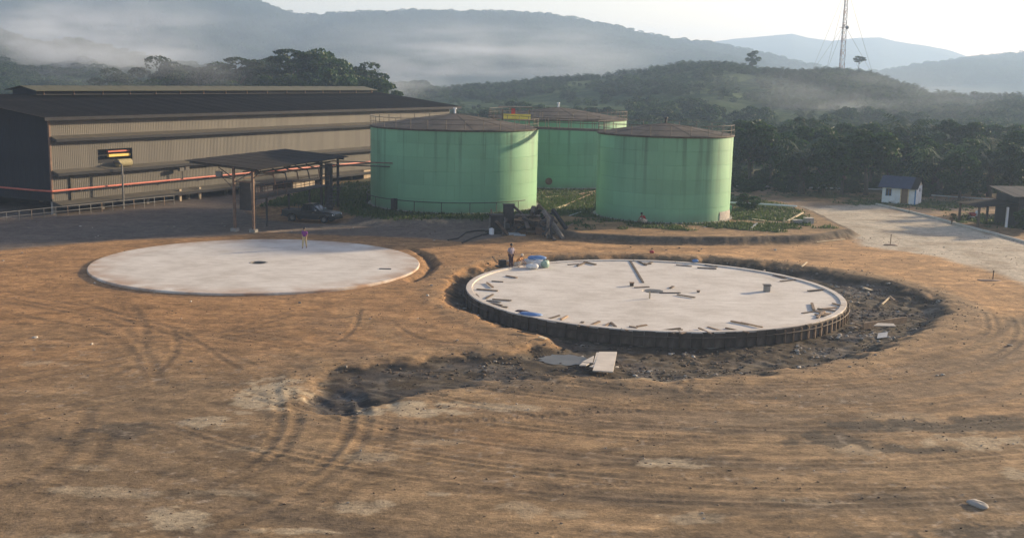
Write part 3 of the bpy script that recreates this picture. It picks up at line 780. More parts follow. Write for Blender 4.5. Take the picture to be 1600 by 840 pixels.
# fire water pipe round the foot of the wide tank
x, y, r = TANKS[0]
mb = MB(); mb.path([((r + .45) * math.cos(a), (r + .45) * math.sin(a), 1.15) for a in np.linspace(R(170), R(325), 40)], .045, 6)
mb.build('ring_pipe', MAT['steel_dark'], T1)
for a in np.linspace(R(178), R(318), 9):
    MB().tube(((r + .45) * math.cos(a), (r + .45) * math.sin(a), 0), ((r + .45) * math.cos(a), (r + .45) * math.sin(a), 1.15), .035, n=6).build('pipe_stand', MAT['steel_dark'], T1)
a = R(232)
mb = MB().box(((r + .32) * math.cos(a), (r + .32) * math.sin(a), .65), (.55, .45, 1.2), Matrix.Rotation(a, 3, 'Z')); mb.build('valve_box', MAT['steel_dark'], T1)
# manhole of the rear tank and of the narrow tank
for T_, (x, y, r), a in ((T2, TANKS[1], R(262)), (T3, TANKS[2], R(352))):
    c, s_ = math.cos(a), math.sin(a)
    MB().tube(((r - .05) * c, (r - .05) * s_, .9), ((r + .22) * c, (r + .22) * s_, .9), .38, n=18).build('manhole', MAT['tank_paint'], T_)
    MB().tube(((r + .22) * c, (r + .22) * s_, .9), ((r + .28) * c, (r + .28) * s_, .9), .46, n=18).build('manhole_cover', MAT['steel_rust'], T_)
# patched render at the foot of the narrow tank
x, y, r = TANKS[2]
MB().lathe([(r + .02, 0), (r + .05, .05), (r + .05, .75), (r + .02, .95)], 12, a0=R(318), a1=R(345)).build('base_patch', MAT['stone'], T3)

# gangway carried from the wide tank to the narrow one
def rail_run(t, p0, p1, hgt, n, mname='rail_steel', r=.03):
    p0, p1 = Vector(p0), Vector(p1)
    for k in range(n + 1):
        q = p0.lerp(p1, k / n)
        MB().tube(q, q + Vector((0, 0, hgt)), r, n=6).build('guard_post', MAT[mname], t)
    for f in (.55, 1.0):
        MB().tube(p0 + Vector((0, 0, hgt * f)), p1 + Vector((0, 0, hgt * f)), r * .8, n=6).build('guard_rail', MAT[mname], t)
pa = Vector((TANKS[0][0] + 9.0, TANKS[0][1] - 1.0, 0)); pb = Vector((TANKS[2][0] - 6.2, TANKS[2][1] + 2.6, 0))
gw = thing('gangway', 'steel gangway with handrails bridging the gap between the two front tanks', 'gangway', (pa.x, pa.y, 9.30))
d = pb - pa
dn = d.normalized(); sd_ = Vector((-dn.y, dn.x, 0))
rotg = Matrix.Rotation(math.atan2(d.y, d.x), 3, 'Z')
MB().box(d / 2 + Vector((0, 0, .10)), (d.length, .9, .06), rotg).build('deck', MAT['steel_rust'], gw)
for s_ in (-1, 1):
    MB().box(d / 2 + sd_ * (.46 * s_) + Vector((0, 0, .02)), (d.length, .07, .26), rotg).build('side_beam', MAT['rail_steel'], gw)
    rail_run(gw, sd_ * (.46 * s_) + Vector((0, 0, .14)), d + sd_ * (.46 * s_) + Vector((0, 0, .14)), 1.0, 6)
# stair tower head behind the wide tank
q = AT(806, 186, 143)
st_ = thing('stair_tower', 'rusty stair tower with yellow toe boards behind the wide green tank', 'stair tower', (q.x, q.y, PAD_Z))
hz = q.z - PAD_Z
for sx in (-1.7, 1.7):
    for sy in (-1, 1): MB().box((sx, sy, hz / 2 + .6), (.16, .16, hz + 1.2)).build('post', MAT['steel_rust'], st_)
MB().box((0, 0, hz), (3.7, 2.3, .08)).build('landing', MAT['steel_rust'], st_)
MB().box((.15, -1.12, hz + .35), (3.4, .05, .62)).build('toe_board', MAT['yellow_paint'], st_)
MB().box((-.1, 0, hz + 1.5), (4.3, 2.9, .07)).build('canopy', MAT['canopy_sheet'], st_)
MB().box((-.35, -.6, hz + .95), (.5, .4, .8)).build('hose_box', MAT['red_plastic'], st_)
rail_run(st_, (-3.4, -1.1, hz), (-1.7, -1.1, hz), 1.0, 3)
rail_run(st_, (1.7, -1.1, hz), (3.0, -1.1, hz), 1.0, 2)
MB().box((-2.6, -.5, hz), (1.7, 1.2, .06)).build('gangplank', MAT['steel_rust'], st_)
for k in range(26):
    MB().box((-1.2 + (k % 13) * .2, .5 if k < 13 else -.3, .35 + k * (hz - .4) / 26), (.2, .7, .04)).build('tread', MAT['steel_rust'], st_)
# ================================================================== long factory shed
FX, FY, FA = -47.0, 113.6, math.atan2(.877, .48)
FL_, FD_ = 76.0, 30.0
fac = thing('factory_building', 'long beige corrugated factory shed with dark roof and open ground floor', 'building', (FX, FY, 0), FA)
def corrugated(w, h, n=5, amp=.025, mat='clad_beige', top=None):
    """a ribbed sheet standing in the XZ plane, facing -Y"""
    mb = MB(); xs, ys2 = [], []
    for i in range(n):
        b = i * w / n
        for f, yy in ((0, 0), (.42, 0), (.5, -amp), (.92, -amp)):
            xs.append(b + f * w / n); ys2.append(yy)
    xs.append(w); ys2.append(0)
    vs = []
    for x, y in zip(xs, ys2):
        vs.append((x, y, 0)); vs.append((x, y, h if top is None else top(x)))
    fs = [(2 * i, 2 * i + 2, 2 * i + 3, 2 * i + 1) for i in range(len(xs) - 1)]
    mb.add(vs, fs)
    return mb.mesh('wall_sheet', MAT[mat])
NS = 64
sw = FL_ / NS
STR = [(8.0, 2.0), (4.55, 2.95), (1.35, 2.75)]
rf_ = random.Random(11)
sheets = [corrugated(sw * .995, h) for _, h in STR]
OPEN = range(5, 9)
for k in range(NS):
    for i, (z0, h) in enumerate(STR):
        if i == 1 and k in OPEN: continue
        o = link('wall_sheet', sheets[i], fac, (k * sw, rf_.uniform(-.012, .006), z0))
        o.rotation_euler[0] = rf_.uniform(-.004, .004)
# short sheets over and under the opening in the middle band
hi, lo = corrugated(sw * .995, 1.15), corrugated(sw * .995, .35)
for k in OPEN:
    link('wall_sheet', hi, fac, (k * sw, 0, 6.35)); link('wall_sheet', lo, fac, (k * sw, 0, 4.55))
# things seen in the opening
x0, x1 = OPEN[0] * sw, (OPEN[-1] + 1) * sw
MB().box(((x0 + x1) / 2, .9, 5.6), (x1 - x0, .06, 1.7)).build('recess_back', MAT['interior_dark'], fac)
MB().box(((x0 + x1) / 2 + .8, .35, 5.62), (x1 - x0 - 1.8, .3, .26)).build('crane_rail', MAT['yellow_paint'], fac)
MB().box(((x0 + x1) / 2 + .8, .45, 6.05), (x1 - x0 - 1.8, .3, .16)).build('beam', MAT['red_pipe'], fac)
MB().tube((x0 + 2.1, -.55, 4.85), (x0 + 3.9, -.55, 4.85), .42, n=14).build('duct_drum', MAT['sack_yellow'], fac)
mb = MB(); mb.path([(x0 + 1.6, -.5, 5.0), (x0 + 1.75, -1.2, 5.05), (x0 + 1.8, -1.55, 4.7), (x0 + 1.8, -1.6, 3.6), (x0 + 1.8, -1.6, .05)], .10, 8)
mb.build('downpipe', MAT['steel_grey'], fac)
# drip canopies under each band: sloping sheets on brackets, an open slot below
can = []
for zc, out in ((8.0, .95), (4.55, 1.0), (1.35, 1.25)):
    me_ = MB().add([(0, .02, zc + .03), (sw * 4 * .998, .02, zc + .03), (sw * 4 * .998, -out, zc - .30), (0, -out, zc - .30), (0, .02, zc - .01), (sw * 4 * .998, .02, zc - .01), (sw * 4 * .998, -out, zc - .36), (0, -out, zc - .36)],
                   [(0, 3, 2, 1), (4, 5, 6, 7), (3, 7, 6, 2), (0, 4, 7, 3), (1, 2, 6, 5)]).mesh('drip_canopy', MAT['canopy_sheet'])
    fm_ = MB().box((sw * 2, -out - .025, zc - .42), (sw * 4 * .996, .04, .30)).mesh('shade_strip', MAT['interior_dark'])  # dark strip added under the canopy edge to deepen its shade
    for k in range(NS // 4): link('shade_strip', fm_, fac, (k * sw * 4, 0, rf_.uniform(-.02, .02)))
    for k in range(NS // 4): link('drip_canopy', me_, fac, (k * sw * 4, 0, rf_.uniform(-.012, .012)))
    br = MB().prism([(-out * .95, zc - .36), (0, zc - .10), (0, zc - .62)], -.03, .03, 'X').mesh('canopy_bracket', MAT['steel_dark'])
    for k in range(NS // 4 + 1): link('canopy_bracket', br, fac, (k * sw * 4 - (.05 if k else -.05), 0, 0))
# dark sheets added behind the slots, standing in for the shade inside
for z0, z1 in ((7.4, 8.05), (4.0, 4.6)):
    MB().box((FL_ / 2, .5, (z0 + z1) / 2), (FL_ - .4, .05, z1 - z0 + .3)).build('slot_shade', MAT['interior_dark'], fac)
# red pipe along the lowest band
mb = MB(); mb.path([(-.6, -.7, 2.5), (8, -.7, 2.5), (20, -.7, 2.5), (40, -.7, 2.45), (FL_ - 2, -.7, 2.4)], .10, 8); mb.build('fire_pipe', MAT['red_pipe'], fac)
mb = MB(); mb.path([(-.6, -.7, 2.5), (-.7, 2, 2.45), (-.7, 16, 2.35), (-.7, 29, 2.3)], .10, 8); mb.build('fire_pipe', MAT['red_pipe'], fac)
for k in range(12):
    MB().box((3 + k * 6.2, -.38, 2.36), (.12, .75, .10)).build('pipe_bracket', MAT['steel_dark'], fac)
mb = MB().box((17.2, -.85, 3.05), (.10, .1, 1.1)).box((16.9, -.95, 3.65), (.7, .3, .4)).box((17.75, -.95, 3.72), (.6, .3, .36)); mb.build('floodlight', MAT['steel_dark'], fac)
for xx, z0, z1 in ((2.3, 1.1, 3.9), (2.3, 4.2, 4.5)): MB().box((xx, -.12, (z0 + z1) / 2), (.28, .14, z1 - z0)).build('downpipe', MAT['canopy_sheet'], fac)
# gable end
ng = 29
gw_ = FD_ / ng
EZ, RZ = 10.05, 11.75
def roof_at(y): return EZ + (RZ - EZ) * (1 - abs(y - FD_ / 2) / (FD_ / 2))
for k in range(ng):
    y0 = k * gw_
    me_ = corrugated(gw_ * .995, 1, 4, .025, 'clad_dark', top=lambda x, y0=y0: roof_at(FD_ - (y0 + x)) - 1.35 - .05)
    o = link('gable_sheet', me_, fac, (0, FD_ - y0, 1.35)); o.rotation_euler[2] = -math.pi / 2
    me2 = corrugated(gw_ * .995, 1, 4, .025, 'clad_beige', top=lambda x, y0=y0: roof_at(y0 + x) - 1.35 - .05)
    o = link('gable_sheet', me2, fac, (FL_, y0, 1.35)); o.rotation_euler[2] = math.pi / 2
MB().box((-.06, -.06, 5.8), (.2, .2, 8.3)).build('corner_trim', MAT['steel_rust'], fac)
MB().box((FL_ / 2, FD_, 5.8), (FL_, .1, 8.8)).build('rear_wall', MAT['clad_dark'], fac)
# roof: ribbed sheets both sides of the ridge
def roof_sheet_mesh(w, y0, z0, y1, z1, n=3):
    mb = MB(); vs = []; xs = []
    for i in range(n):
        b = i * w / n
        xs += [(b, 0), (b + w / n * .7, 0), (b + w / n * .78, .045), (b + w / n * .92, .045)]
    xs.append((w, 0))
    for x, dz in xs: vs += [(x, y0, z0 + dz), (x, y1, z1 + dz)]
    o = len(vs)
    vs2 = [(a, b, c - .05) for a, b, c in vs]
    k = len(xs)
    fs = [(2 * i, 2 * i + 2, 2 * i + 3, 2 * i + 1) for i in range(k - 1)] + [(o + 2 * i + 1, o + 2 * i + 3, o + 2 * i + 2, o + 2 * i) for i in range(k - 1)] + [(2 * i, o + 2 * i, o + 2 * i + 2, 2 * i + 2) for i in range(k - 1)]
    fs += [(0, 1, o + 1, o), (2 * k - 2, o + 2 * k - 2, o + 2 * k - 1, 2 * k - 1)]
    return mb.add(vs + vs2, fs).mesh('roof_sheet', MAT['roof_sheet'])
slope = (RZ - EZ) / (FD_ / 2)
ov = 1.1
nr = 56
rw = (FL_ + 3.2) / nr
ra_, rb_ = roof_sheet_mesh(rw * 1.002, -ov, EZ - slope * ov, FD_ / 2, RZ), roof_sheet_mesh(rw * 1.002, FD_ / 2, RZ, FD_ + ov, EZ - slope * ov)
for k in range(nr):
    zj = .012 * (k % 2)
    link('roof_sheet', ra_, fac, (-1.4 + k * rw, 0, zj)); link('roof_sheet', rb_, fac, (-1.4 + k * rw, 0, zj))
MB().box((FL_ / 2 + .2, -ov - .04, EZ - slope * ov - .16), (FL_ + 3.2, .06, .34)).build('eaves_gutter', MAT['interior_dark'], fac)
# ridge monitor
mx0, mx1 = 9.0, FL_ - 3.0
for s_ in (-1, 1):
    MB().box(((mx0 + mx1) / 2, FD_ / 2 + s_ * 1.9, RZ + .22), (mx1 - mx0, .06, .55)).build('monitor_wall', MAT['interior_dark'], fac)
nm = 24
mw = (mx1 - mx0 + 1.2) / nm
for s_ in (-1, 1):
    me_ = MB().add([(0, FD_ / 2, RZ + .98), (mw * .998, FD_ / 2, RZ + .98), (mw * .998, FD_ / 2 + s_ * 2.7, RZ + .48), (0, FD_ / 2 + s_ * 2.7, RZ + .48), (0, FD_ / 2, RZ + .92), (mw * .998, FD_ / 2, RZ + .92), (mw * .998, FD_ / 2 + s_ * 2.7, RZ + .42), (0, FD_ / 2 + s_ * 2.7, RZ + .42)],
                   [(0, 1, 2, 3) if s_ > 0 else (3, 2, 1, 0), (4, 5, 6, 7), (3, 2, 6, 7), (0, 3, 7, 4), (1, 2, 6, 5)]).mesh('monitor_sheet', MAT['roof_moss'])
    for k in range(nm): link('monitor_sheet', me_, fac, (mx0 - .6 + k * mw, 0, .008 * (k % 2)))
for x in (mx0, mx1):
    MB().prism([(FD_ / 2 - 2, RZ - .05), (FD_ / 2 + 2, RZ - .05), (FD_ / 2 + 2, RZ + .5), (FD_ / 2, RZ + .90), (FD_ / 2 - 2, RZ + .5)], x - .03, x + .03, 'X').build('monitor_gable', MAT['clad_dark'], fac)
for k in range(16): MB().box((mx0 + 1 + k * 4.2, FD_ / 2 - 2.0, RZ + .25), (.12, .12, .5)).build('monitor_post', MAT['steel_rust'], fac)
# ground floor: columns, back wall, low walls
for k in range(13):
    for y in (.3, 10):
        MB().box((.3 + k * 6.28, y, .68), (.32, .32, 1.4)).build('column', MAT['old_concrete'], fac)
for k, x in enumerate((16.8, 19.9, 26.8)): MB().box((x, -.75, .62), (.30, .22, 1.5)).build('post', MAT['low_wall'], fac)
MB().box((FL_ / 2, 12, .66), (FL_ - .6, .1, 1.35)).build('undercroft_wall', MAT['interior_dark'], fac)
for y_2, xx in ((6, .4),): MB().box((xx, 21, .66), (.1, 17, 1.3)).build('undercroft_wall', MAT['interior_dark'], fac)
for x, w, h in ((28.6, 3.0, 1.15), (31.6, 1.8, .7), (38.6, 4.4, 1.0), (43.2, 2.0, 1.25), (54.4, 5.2, 1.35), (61, 3, 1.0)):
    MB().box((x, -.9, h / 2), (w, .18, h)).build('low_wall', MAT['low_wall'], fac)
# loose things behind: ducts inside the undercroft
for k in range(9):
    MB().box((6 + k * 7.5, 2.5 + (k % 3), .55), (1.2 + .4 * (k % 2), .8, .9)).build('machine', MAT['steel_dark'], fac)

# pipe railing along the yard edge
r0, r1 = G(-10, 349), G(272, 319)
rl = thing('pipe_railing', 'low two-bar pipe railing along the yard in front of the shed', 'railing', (r0.x, r0.y, 0))
dv = r1 - r0
for k in range(17):
    q = dv * (k / 16)
    MB().tube((q.x, q.y, -.1), (q.x, q.y, 1.0), .04, n=6).build('rail_post', MAT['steel_grey' if k % 3 else 'timber'], rl)
for h in (.5, .97): MB().tube((0, 0, h), (dv.x, dv.y, h), .035, n=6).build('rail_bar', MAT['steel_grey'], rl)

# ================================================================== loading shelter
sh0 = G(367, 361); 
ua = math.atan2(.95, .30)
shl = thing('loading_shelter', 'open steel loading shelter with dark sloping roof in front of the shed', 'shelter', (sh0.x, sh0.y, 0), ua - math.pi / 2)
# local +Y runs back along the bay, local +X to the right
def roofz(x): return 6.15 - .07 * x
bays = [(0, 0), (1.95, .1), (0, 17.6), (1.95, 17.7)]
for x, y in bays:
    p0 = (x, y, -.1)
    MB().box((x, y, roofz(x) / 2), (.22, .22, roofz(x))).build('post', MAT['steel_rust' if y < 1 else 'steel_dark'], shl)
    MB().box((x, y, .12), (.6, .6, .34)).build('footing', MAT['old_concrete'], shl)
for y in (0, 6, 12, 17.6): MB().box((-1.0, y, roofz(-1) - .16), (7.4, .14, .2), Matrix.Rotation(.07, 3, 'Y')).build('rafter', MAT['steel_dark'], shl)
for x in (-4.2, -2.2, 0, 1.95): MB().box((x, 8.8, roofz(x) - .03), (.1, 18.4, .12)).build('purlin', MAT['steel_dark'], shl)
nsr = 16
shm = MB().add([(-4.7, 0, roofz(-4.7) + .06), (-4.7, 19 / nsr * .99, roofz(-4.7) + .06), (3.0, 19 / nsr * .99, roofz(3) + .06), (3.0, 0, roofz(3) + .06), (-4.7, 0, roofz(-4.7)), (-4.7, 19 / nsr * .99, roofz(-4.7)), (3.0, 19 / nsr * .99, roofz(3)), (3.0, 0, roofz(3))],
               [(3, 2, 1, 0), (4, 5, 6, 7), (0, 1, 5, 4), (1, 2, 6, 5), (2, 3, 7, 6), (3, 0, 4, 7)]).mesh('roof_sheet', MAT['roof_sheet'])
for k in range(nsr): link('roof_sheet', shm, shl, (0, -.8 + k * 19 / nsr, .015 * (k % 2)))
for x, y in bays[:2]:
    MB().tube((x, y, 5.0), (x + (.9 if x > 1 else -1.6), y, roofz(x) - .2), .05, n=5).build('knee_brace', MAT['steel_dark'], shl)
MB().tube((0, 0, 4.6), (1.95, .1, 5.7), .04, n=5).build('cross_brace', MAT['steel_dark'], shl)
MB().box((.97, .05, 4.7), (1.9, .1, .12)).build('tie_beam', MAT['steel_rust'], shl)
MB().tube((0, 0, 4.9), (-1.3, -.1, 5.1), .045, n=5).build('lamp_arm', MAT['steel_dark'], shl)
MB().tube((0, 0, 4.0), (-1.1, -.1, 5.0), .035, n=5).build('lamp_arm', MAT['steel_dark'], shl)
MB().box((-1.45, -.15, 5.35), (.62, .25, .5)).build('floodlight', MAT['steel_grey'], shl)
# loading platform, cabinet and piping under the roof
MB().box((1.0, 8.6, 3.0), (1.5, 15, .10)).build('platform', MAT['steel_dark'], shl)
for y in (4.2, 8.6, 13): MB().box((1.0, y, 1.5), (.16, .16, 3.0)).build('platform_leg', MAT['steel_dark'], shl)
for x in (.3, 1.7):
    for h in (.5, 1.0): MB().tube((x, 1.4, 3.05 + h), (x, 16.2, 3.05 + h), .03, n=5).build('guard_rail', MAT['steel_rust'], shl)
    for k in range(9): MB().tube((x, 1.4 + k * 1.85, 3.05), (x, 1.4 + k * 1.85, 4.05), .03, n=5).build('guard_post', MAT['steel_rust'], shl)
MB().box((.75, 1.15, 3.3), (1.2, .9, 2.7)).build('cabinet', MAT['steel_dark'], shl)
for k in range(6):
    y = 3.2 + k * 2.3
    mb = MB(); mb.path([(.9, y, 5.6), (1.2, y + .2, 5.3), (2.2, y + .3, 5.1), (2.4, y + .3, 4.2)], .07, 6); mb.build('loading_arm', MAT['steel_dark' if k % 2 else 'steel_rust'], shl)
for x, z in ((.5, 5.55), (.9, 5.35), (1.35, 5.5), (.6, 4.95)): MB().tube((x, .8, z), (x, 18, z), .06, n=6).build('pipe', MAT['steel_rust' if x < .8 else 'steel_dark'], shl)
MB().tube((1.4, 16.6, .0), (1.4, 16.6, 5.3), .42, n=12).build('standpipe', MAT['steel_dark'], shl)
for k in range(9): MB().box((2.6, 16.2 - k * .32, 2.9 - k * .32), (.9, .28, .05)).build('stair_tread', MAT['steel_dark'], shl)
for x in (2.15, 3.05): MB().tube((x, 16.4, 3.0), (x, 13.4, .05), .06, n=5).build('stringer', MAT['steel_dark'], shl)
for k, (dx, z) in enumerate(((14, 5.6), (14, 5.2))):
    MB().tube((1.9, 16.5, z), (12.5, 19 + k * .5, z - .1), .07, n=6).build('pipe', MAT['steel_dark' if k else 'steel_rust'], shl)
# ================================================================== hills
def yh(px): return 118 + .021 * (px - 800)
def hill_material(name, cols, scale):
    mt, nt, bs = nodes_of(name)
    tc = N(nt, 'ShaderNodeTexCoord')
    a = noise(nt, scale, 6, .65, vec=tc.outputs['Object']); b = noise(nt, scale * 9, 4, .7, vec=tc.outputs['Object'])
    mx = N(nt, 'ShaderNodeMath', operation='MULTIPLY_ADD'); mx.inputs[1].default_value = .55; nt.links.new(a, mx.inputs[0])
    m2 = N(nt, 'ShaderNodeMath', operation='MULTIPLY'); m2.inputs[1].default_value = .45; nt.links.new(b, m2.inputs[0]); nt.links.new(m2.outputs[0], mx.inputs[2])
    c = ramp(nt, mx.outputs[0], [(.34, cols[0]), (.5, cols[1]), (.66, cols[2])])
    nt.links.new(c.outputs[0], bs.inputs['Base Color']); bs.inputs['Roughness'].default_value = .95; bs.inputs['Specular IOR Level'].default_value = .1
    bu = N(nt, 'ShaderNodeBump'); bu.inputs['Strength'].default_value = 1.0; bu.inputs['Distance'].default_value = 1.2 / max(scale * 40, .3)
    nt.links.new(b, bu.inputs['Height']); nt.links.new(bu.outputs[0], bs.inputs['Normal'])
    return mt
HM_near = hill_material('hill_scrub', ((.012, .034, .007), (.027, .060, .012), (.075, .115, .026)), .03)
HM_far = hill_material('hill_forest', ((.010, .022, .012), (.020, .038, .018), (.038, .06, .024)), .012)
HILLS = []
def hill(name, label, Yr, sil, y0, y1, mat, nx, ny, rough=1.0, seed=1, xpad=.35, terr=0, base=0.0):
    """a ridge: crest heights read along the skyline at distance Yr, slopes falling to the plain before and behind"""
    P = np.array([p[0] for p in sil], float); Z = np.array([AT(p[0], p[1], Yr).z for p in sil])
    Tt = np.array([AT(p[0], p[1], Yr).x / Yr for p in sil])
    t = np.linspace(Tt[0] - xpad, Tt[-1] + xpad, nx)
    ya = y0 + (Yr - y0) * np.linspace(0, 1, ny) ** .9
    yb = Yr + (y1 - Yr) * np.linspace(0, 1, ny // 3 + 2)[1:]
    y = np.concatenate([ya, yb])
    T_, Y2 = np.meshgrid(t, y)
    def H_(Tq, Yq):
        Xq = Tq * Yq
        crest = np.interp(Tq, Tt, Z, left=Z[0], right=Z[-1])
        f = np.where(Yq <= Yr, sstep(0, 1, np.clip((Yq - y0) / (Yr - y0), 0, 1)) ** .9, sstep(0, 1, np.clip((y1 - Yq) / (y1 - Yr), 0, 1)))
        sc = Yr / 9.0
        nz = (fbm(Xq / sc, Yq / sc, seed, 5) - .5) * 2
        fall = np.clip(np.abs(Yq - Yr) / (Yr - y0 + 1e-6), 0, 1)
        edge = sstep(Tt[0] - xpad, Tt[0] - xpad * .3, Tq) * sstep(Tt[-1] + xpad, Tt[-1] + xpad * .3, Tq)
        hh = crest * f * edge + nz * Yr * .022 * rough * f * (.12 + fall * 1.6) * edge
        # spurs running down from the crest
        sp = np.abs(fbm(Tq * 9 + seed, Yq / (Yr * 1.5), seed + 5, 3) - .5) * 2
        hh = hh * (1 - .35 * fall * (1 - sp))
        if terr: hh = hh + terr * (np.abs(((hh / 3.2) % 1) - .5) - .25) * f
        return hh - 1.0
    Hh = H_(T_, Y2)
    V = np.stack([(T_ * Y2).ravel(), Y2.ravel(), Hh.ravel()], 1)
    n1, n2 = T_.shape
    i = (np.arange(n1 - 1)[:, None] * n2 + np.arange(n2 - 1)[None, :]).ravel()
    o = link(name, np_mesh(name, V, np.stack([i, i + 1, i + n2 + 1, i + n2], 1), mat))
    tag(o, label, kind='structure')
    return H_
hD = hill('hill', 'green terraced hill behind the tanks', 470, [(300, 172), (420, 160), (560, 150), (640, 146), (700, 142), (760, 138), (850, 128), (940, 119), (1000, 109), (1060, 102), (1120, 99), (1180, 110), (1230, 114), (1290, 113), (1345, 117), (1400, 134), (1450, 149), (1520, 153), (1600, 152), (1750, 150)],
          215, 760, HM_near, 260, 120, .8, 3, terr=.5)
hE = hill('hill', 'forested slope behind the long shed', 560, [(-200, 30), (-60, 48), (0, 66), (60, 84), (120, 80), (175, 92), (250, 112), (340, 130), (480, 142), (620, 150)], 260, 900, HM_far, 160, 80, 1.2, 5, .2)
hA = hill('mountain', 'long blue forested mountain ridge', 1700, [(-260, -20), (-100, -34), (0, -30), (40, -16), (85, 10), (108, 11), (150, -2), (230, -22), (330, -12), (390, 0), (420, 14), (462, 31), (520, 30), (600, 30), (680, 28), (770, 25), (830, 27), (880, 32), (940, 46), (1000, 61), (1060, 70), (1120, 78), (1200, 95), (1300, 120)], 980, 2300, HM_far, 420, 110, 1.1, 7, .12)
hB = hill('mountain', 'pale distant mountain ridge', 3200, [(820, 100), (900, 92), (1000, 80), (1080, 70), (1150, 60), (1195, 56), (1238, 52), (1262, 58), (1300, 63), (1340, 58), (1375, 57), (1400, 63), (1440, 68), (1480, 76), (1520, 92), (1580, 115), (1650, 130)], 2400, 3800, HM_far, 300, 80, 1.0, 11, .05)
hC = hill('mountain', 'pale wooded ridge', 1900, [(1340, 128), (1380, 121), (1420, 113), (1460, 106), (1500, 99), (1530, 96), (1560, 94), (1600, 89), (1660, 80), (1760, 60), (1900, 70)], 1200, 2300, HM_far, 220, 80, 1.0, 13, .08)

# ================================================================== trees
def leaf_quads(rng, P, size, flat=.4):
    """one small four-cornered leaf spray at each point"""
    n = len(P)
    d = rng.normal(size=(n, 3)); d[:, 2] *= (1 - flat); d /= np.linalg.norm(d, axis=1)[:, None]
    e = rng.normal(size=(n, 3)); e -= (e * d).sum(1)[:, None] * d; e /= np.linalg.norm(e, axis=1)[:, None]
    s = size * rng.uniform(.6, 1.35, (n, 1))
    V = np.stack([P - d * s, P + e * s * .55, P + d * s, P - e * s * .55], 1).reshape(-1, 3)
    return V, np.arange(n * 4).reshape(-1, 4)
def crown_mesh(name, seed, n, size, lobes, shape, mat):
    """sprays spread over many lobes inside a crown of the given half sizes"""
    rng = np.random.default_rng(seed)
    L = []
    while len(L) < lobes:
        p = rng.uniform(-1, 1, 3)
        if .25 < np.linalg.norm(p) < .95 and p[2] > -.75: L.append(p)
    L = np.array(L); lr = rng.uniform(.20, .40, lobes)
    k = rng.integers(0, lobes, n)
    d = rng.normal(size=(n, 3)); d /= np.linalg.norm(d, axis=1)[:, None]
    d[:, 2] = np.abs(d[:, 2]) * np.where(rng.random(n) < .75, 1, -1)
    P = L[k] + d * (lr[k] * rng.uniform(.55, 1.05, n) ** .5)[:, None] * np.array([1.15, 1.15, .75])
    P = P * np.array(shape)
    V, F = leaf_quads(rng, P, size)
    return np_mesh(name, V, F, mat, False), L * np.array(shape)
def trunk_mesh(name, seed, h, r, tips, mat, lean=.04):
    rng = random.Random(seed)
    mb = MB()
    pts = [(rng.uniform(-lean, lean) * h * i / 4, rng.uniform(-lean, lean) * h * i / 4, h * i / 4) for i in range(5)]
    pts[0] = (0, 0, -.4)
    mb.path(pts, [r * 1.25, r, r * .82, r * .68, r * .5], 8)
    for t in tips:
        a = Vector(pts[rng.choice((2, 3, 3, 4))]); b = Vector(t)
        m_ = a.lerp(b, .5) + Vector((rng.uniform(-.2, .2), rng.uniform(-.2, .2), .25))
        mb.path([a, m_, b], [r * .42, r * .26, r * .08], 5)
    return mb.mesh(name, mat)
TREE_KINDS = []
for i, (n, size, lobes, shp, hh, mt, tr) in enumerate([
        (5200, .34, 26, (5.2, 5.2, 4.2), 9.5, 'leaf_dark', .38), (4600, .34, 20, (4.2, 4.4, 5.2), 10.5, 'leaf_dark', .36), (3600, .32, 15, (5.6, 5.0, 2.3), 13.5, 'leaf_dark', .30),
        (4200, .32, 22, (4.0, 4.0, 3.4), 6.2, 'leaf_mid', .28), (3600, .28, 18, (3.2, 3.0, 3.0), 4.6, 'leaf_mid', .24), (1900, .30, 9, (3.6, 3.2, 2.6), 7.5, 'leaf_dark', .26)]):
    cm, tips = crown_mesh('crown', 40 + i, n, size, lobes, shp, MAT[mt])
    zt = hh
    tm = trunk_mesh('trunk', 60 + i, hh, tr, [(x, y, z + zt) for x, y, z in tips[:9]], MAT['bark'])
    TREE_KINDS.append((cm, tm, hh, shp))
def tree(kind, x, y, z, s, rz, label, group, name='broadleaf_tree'):
    cm, tm, hh, shp = TREE_KINDS[kind]
    t = thing(name, label, 'tree', (x, y, z), rz, group)
    t.scale = (s, s, s * random.uniform(.92, 1.08))
    link('trunk', tm, t); link('crown', cm, t, (0, 0, hh))
    return t
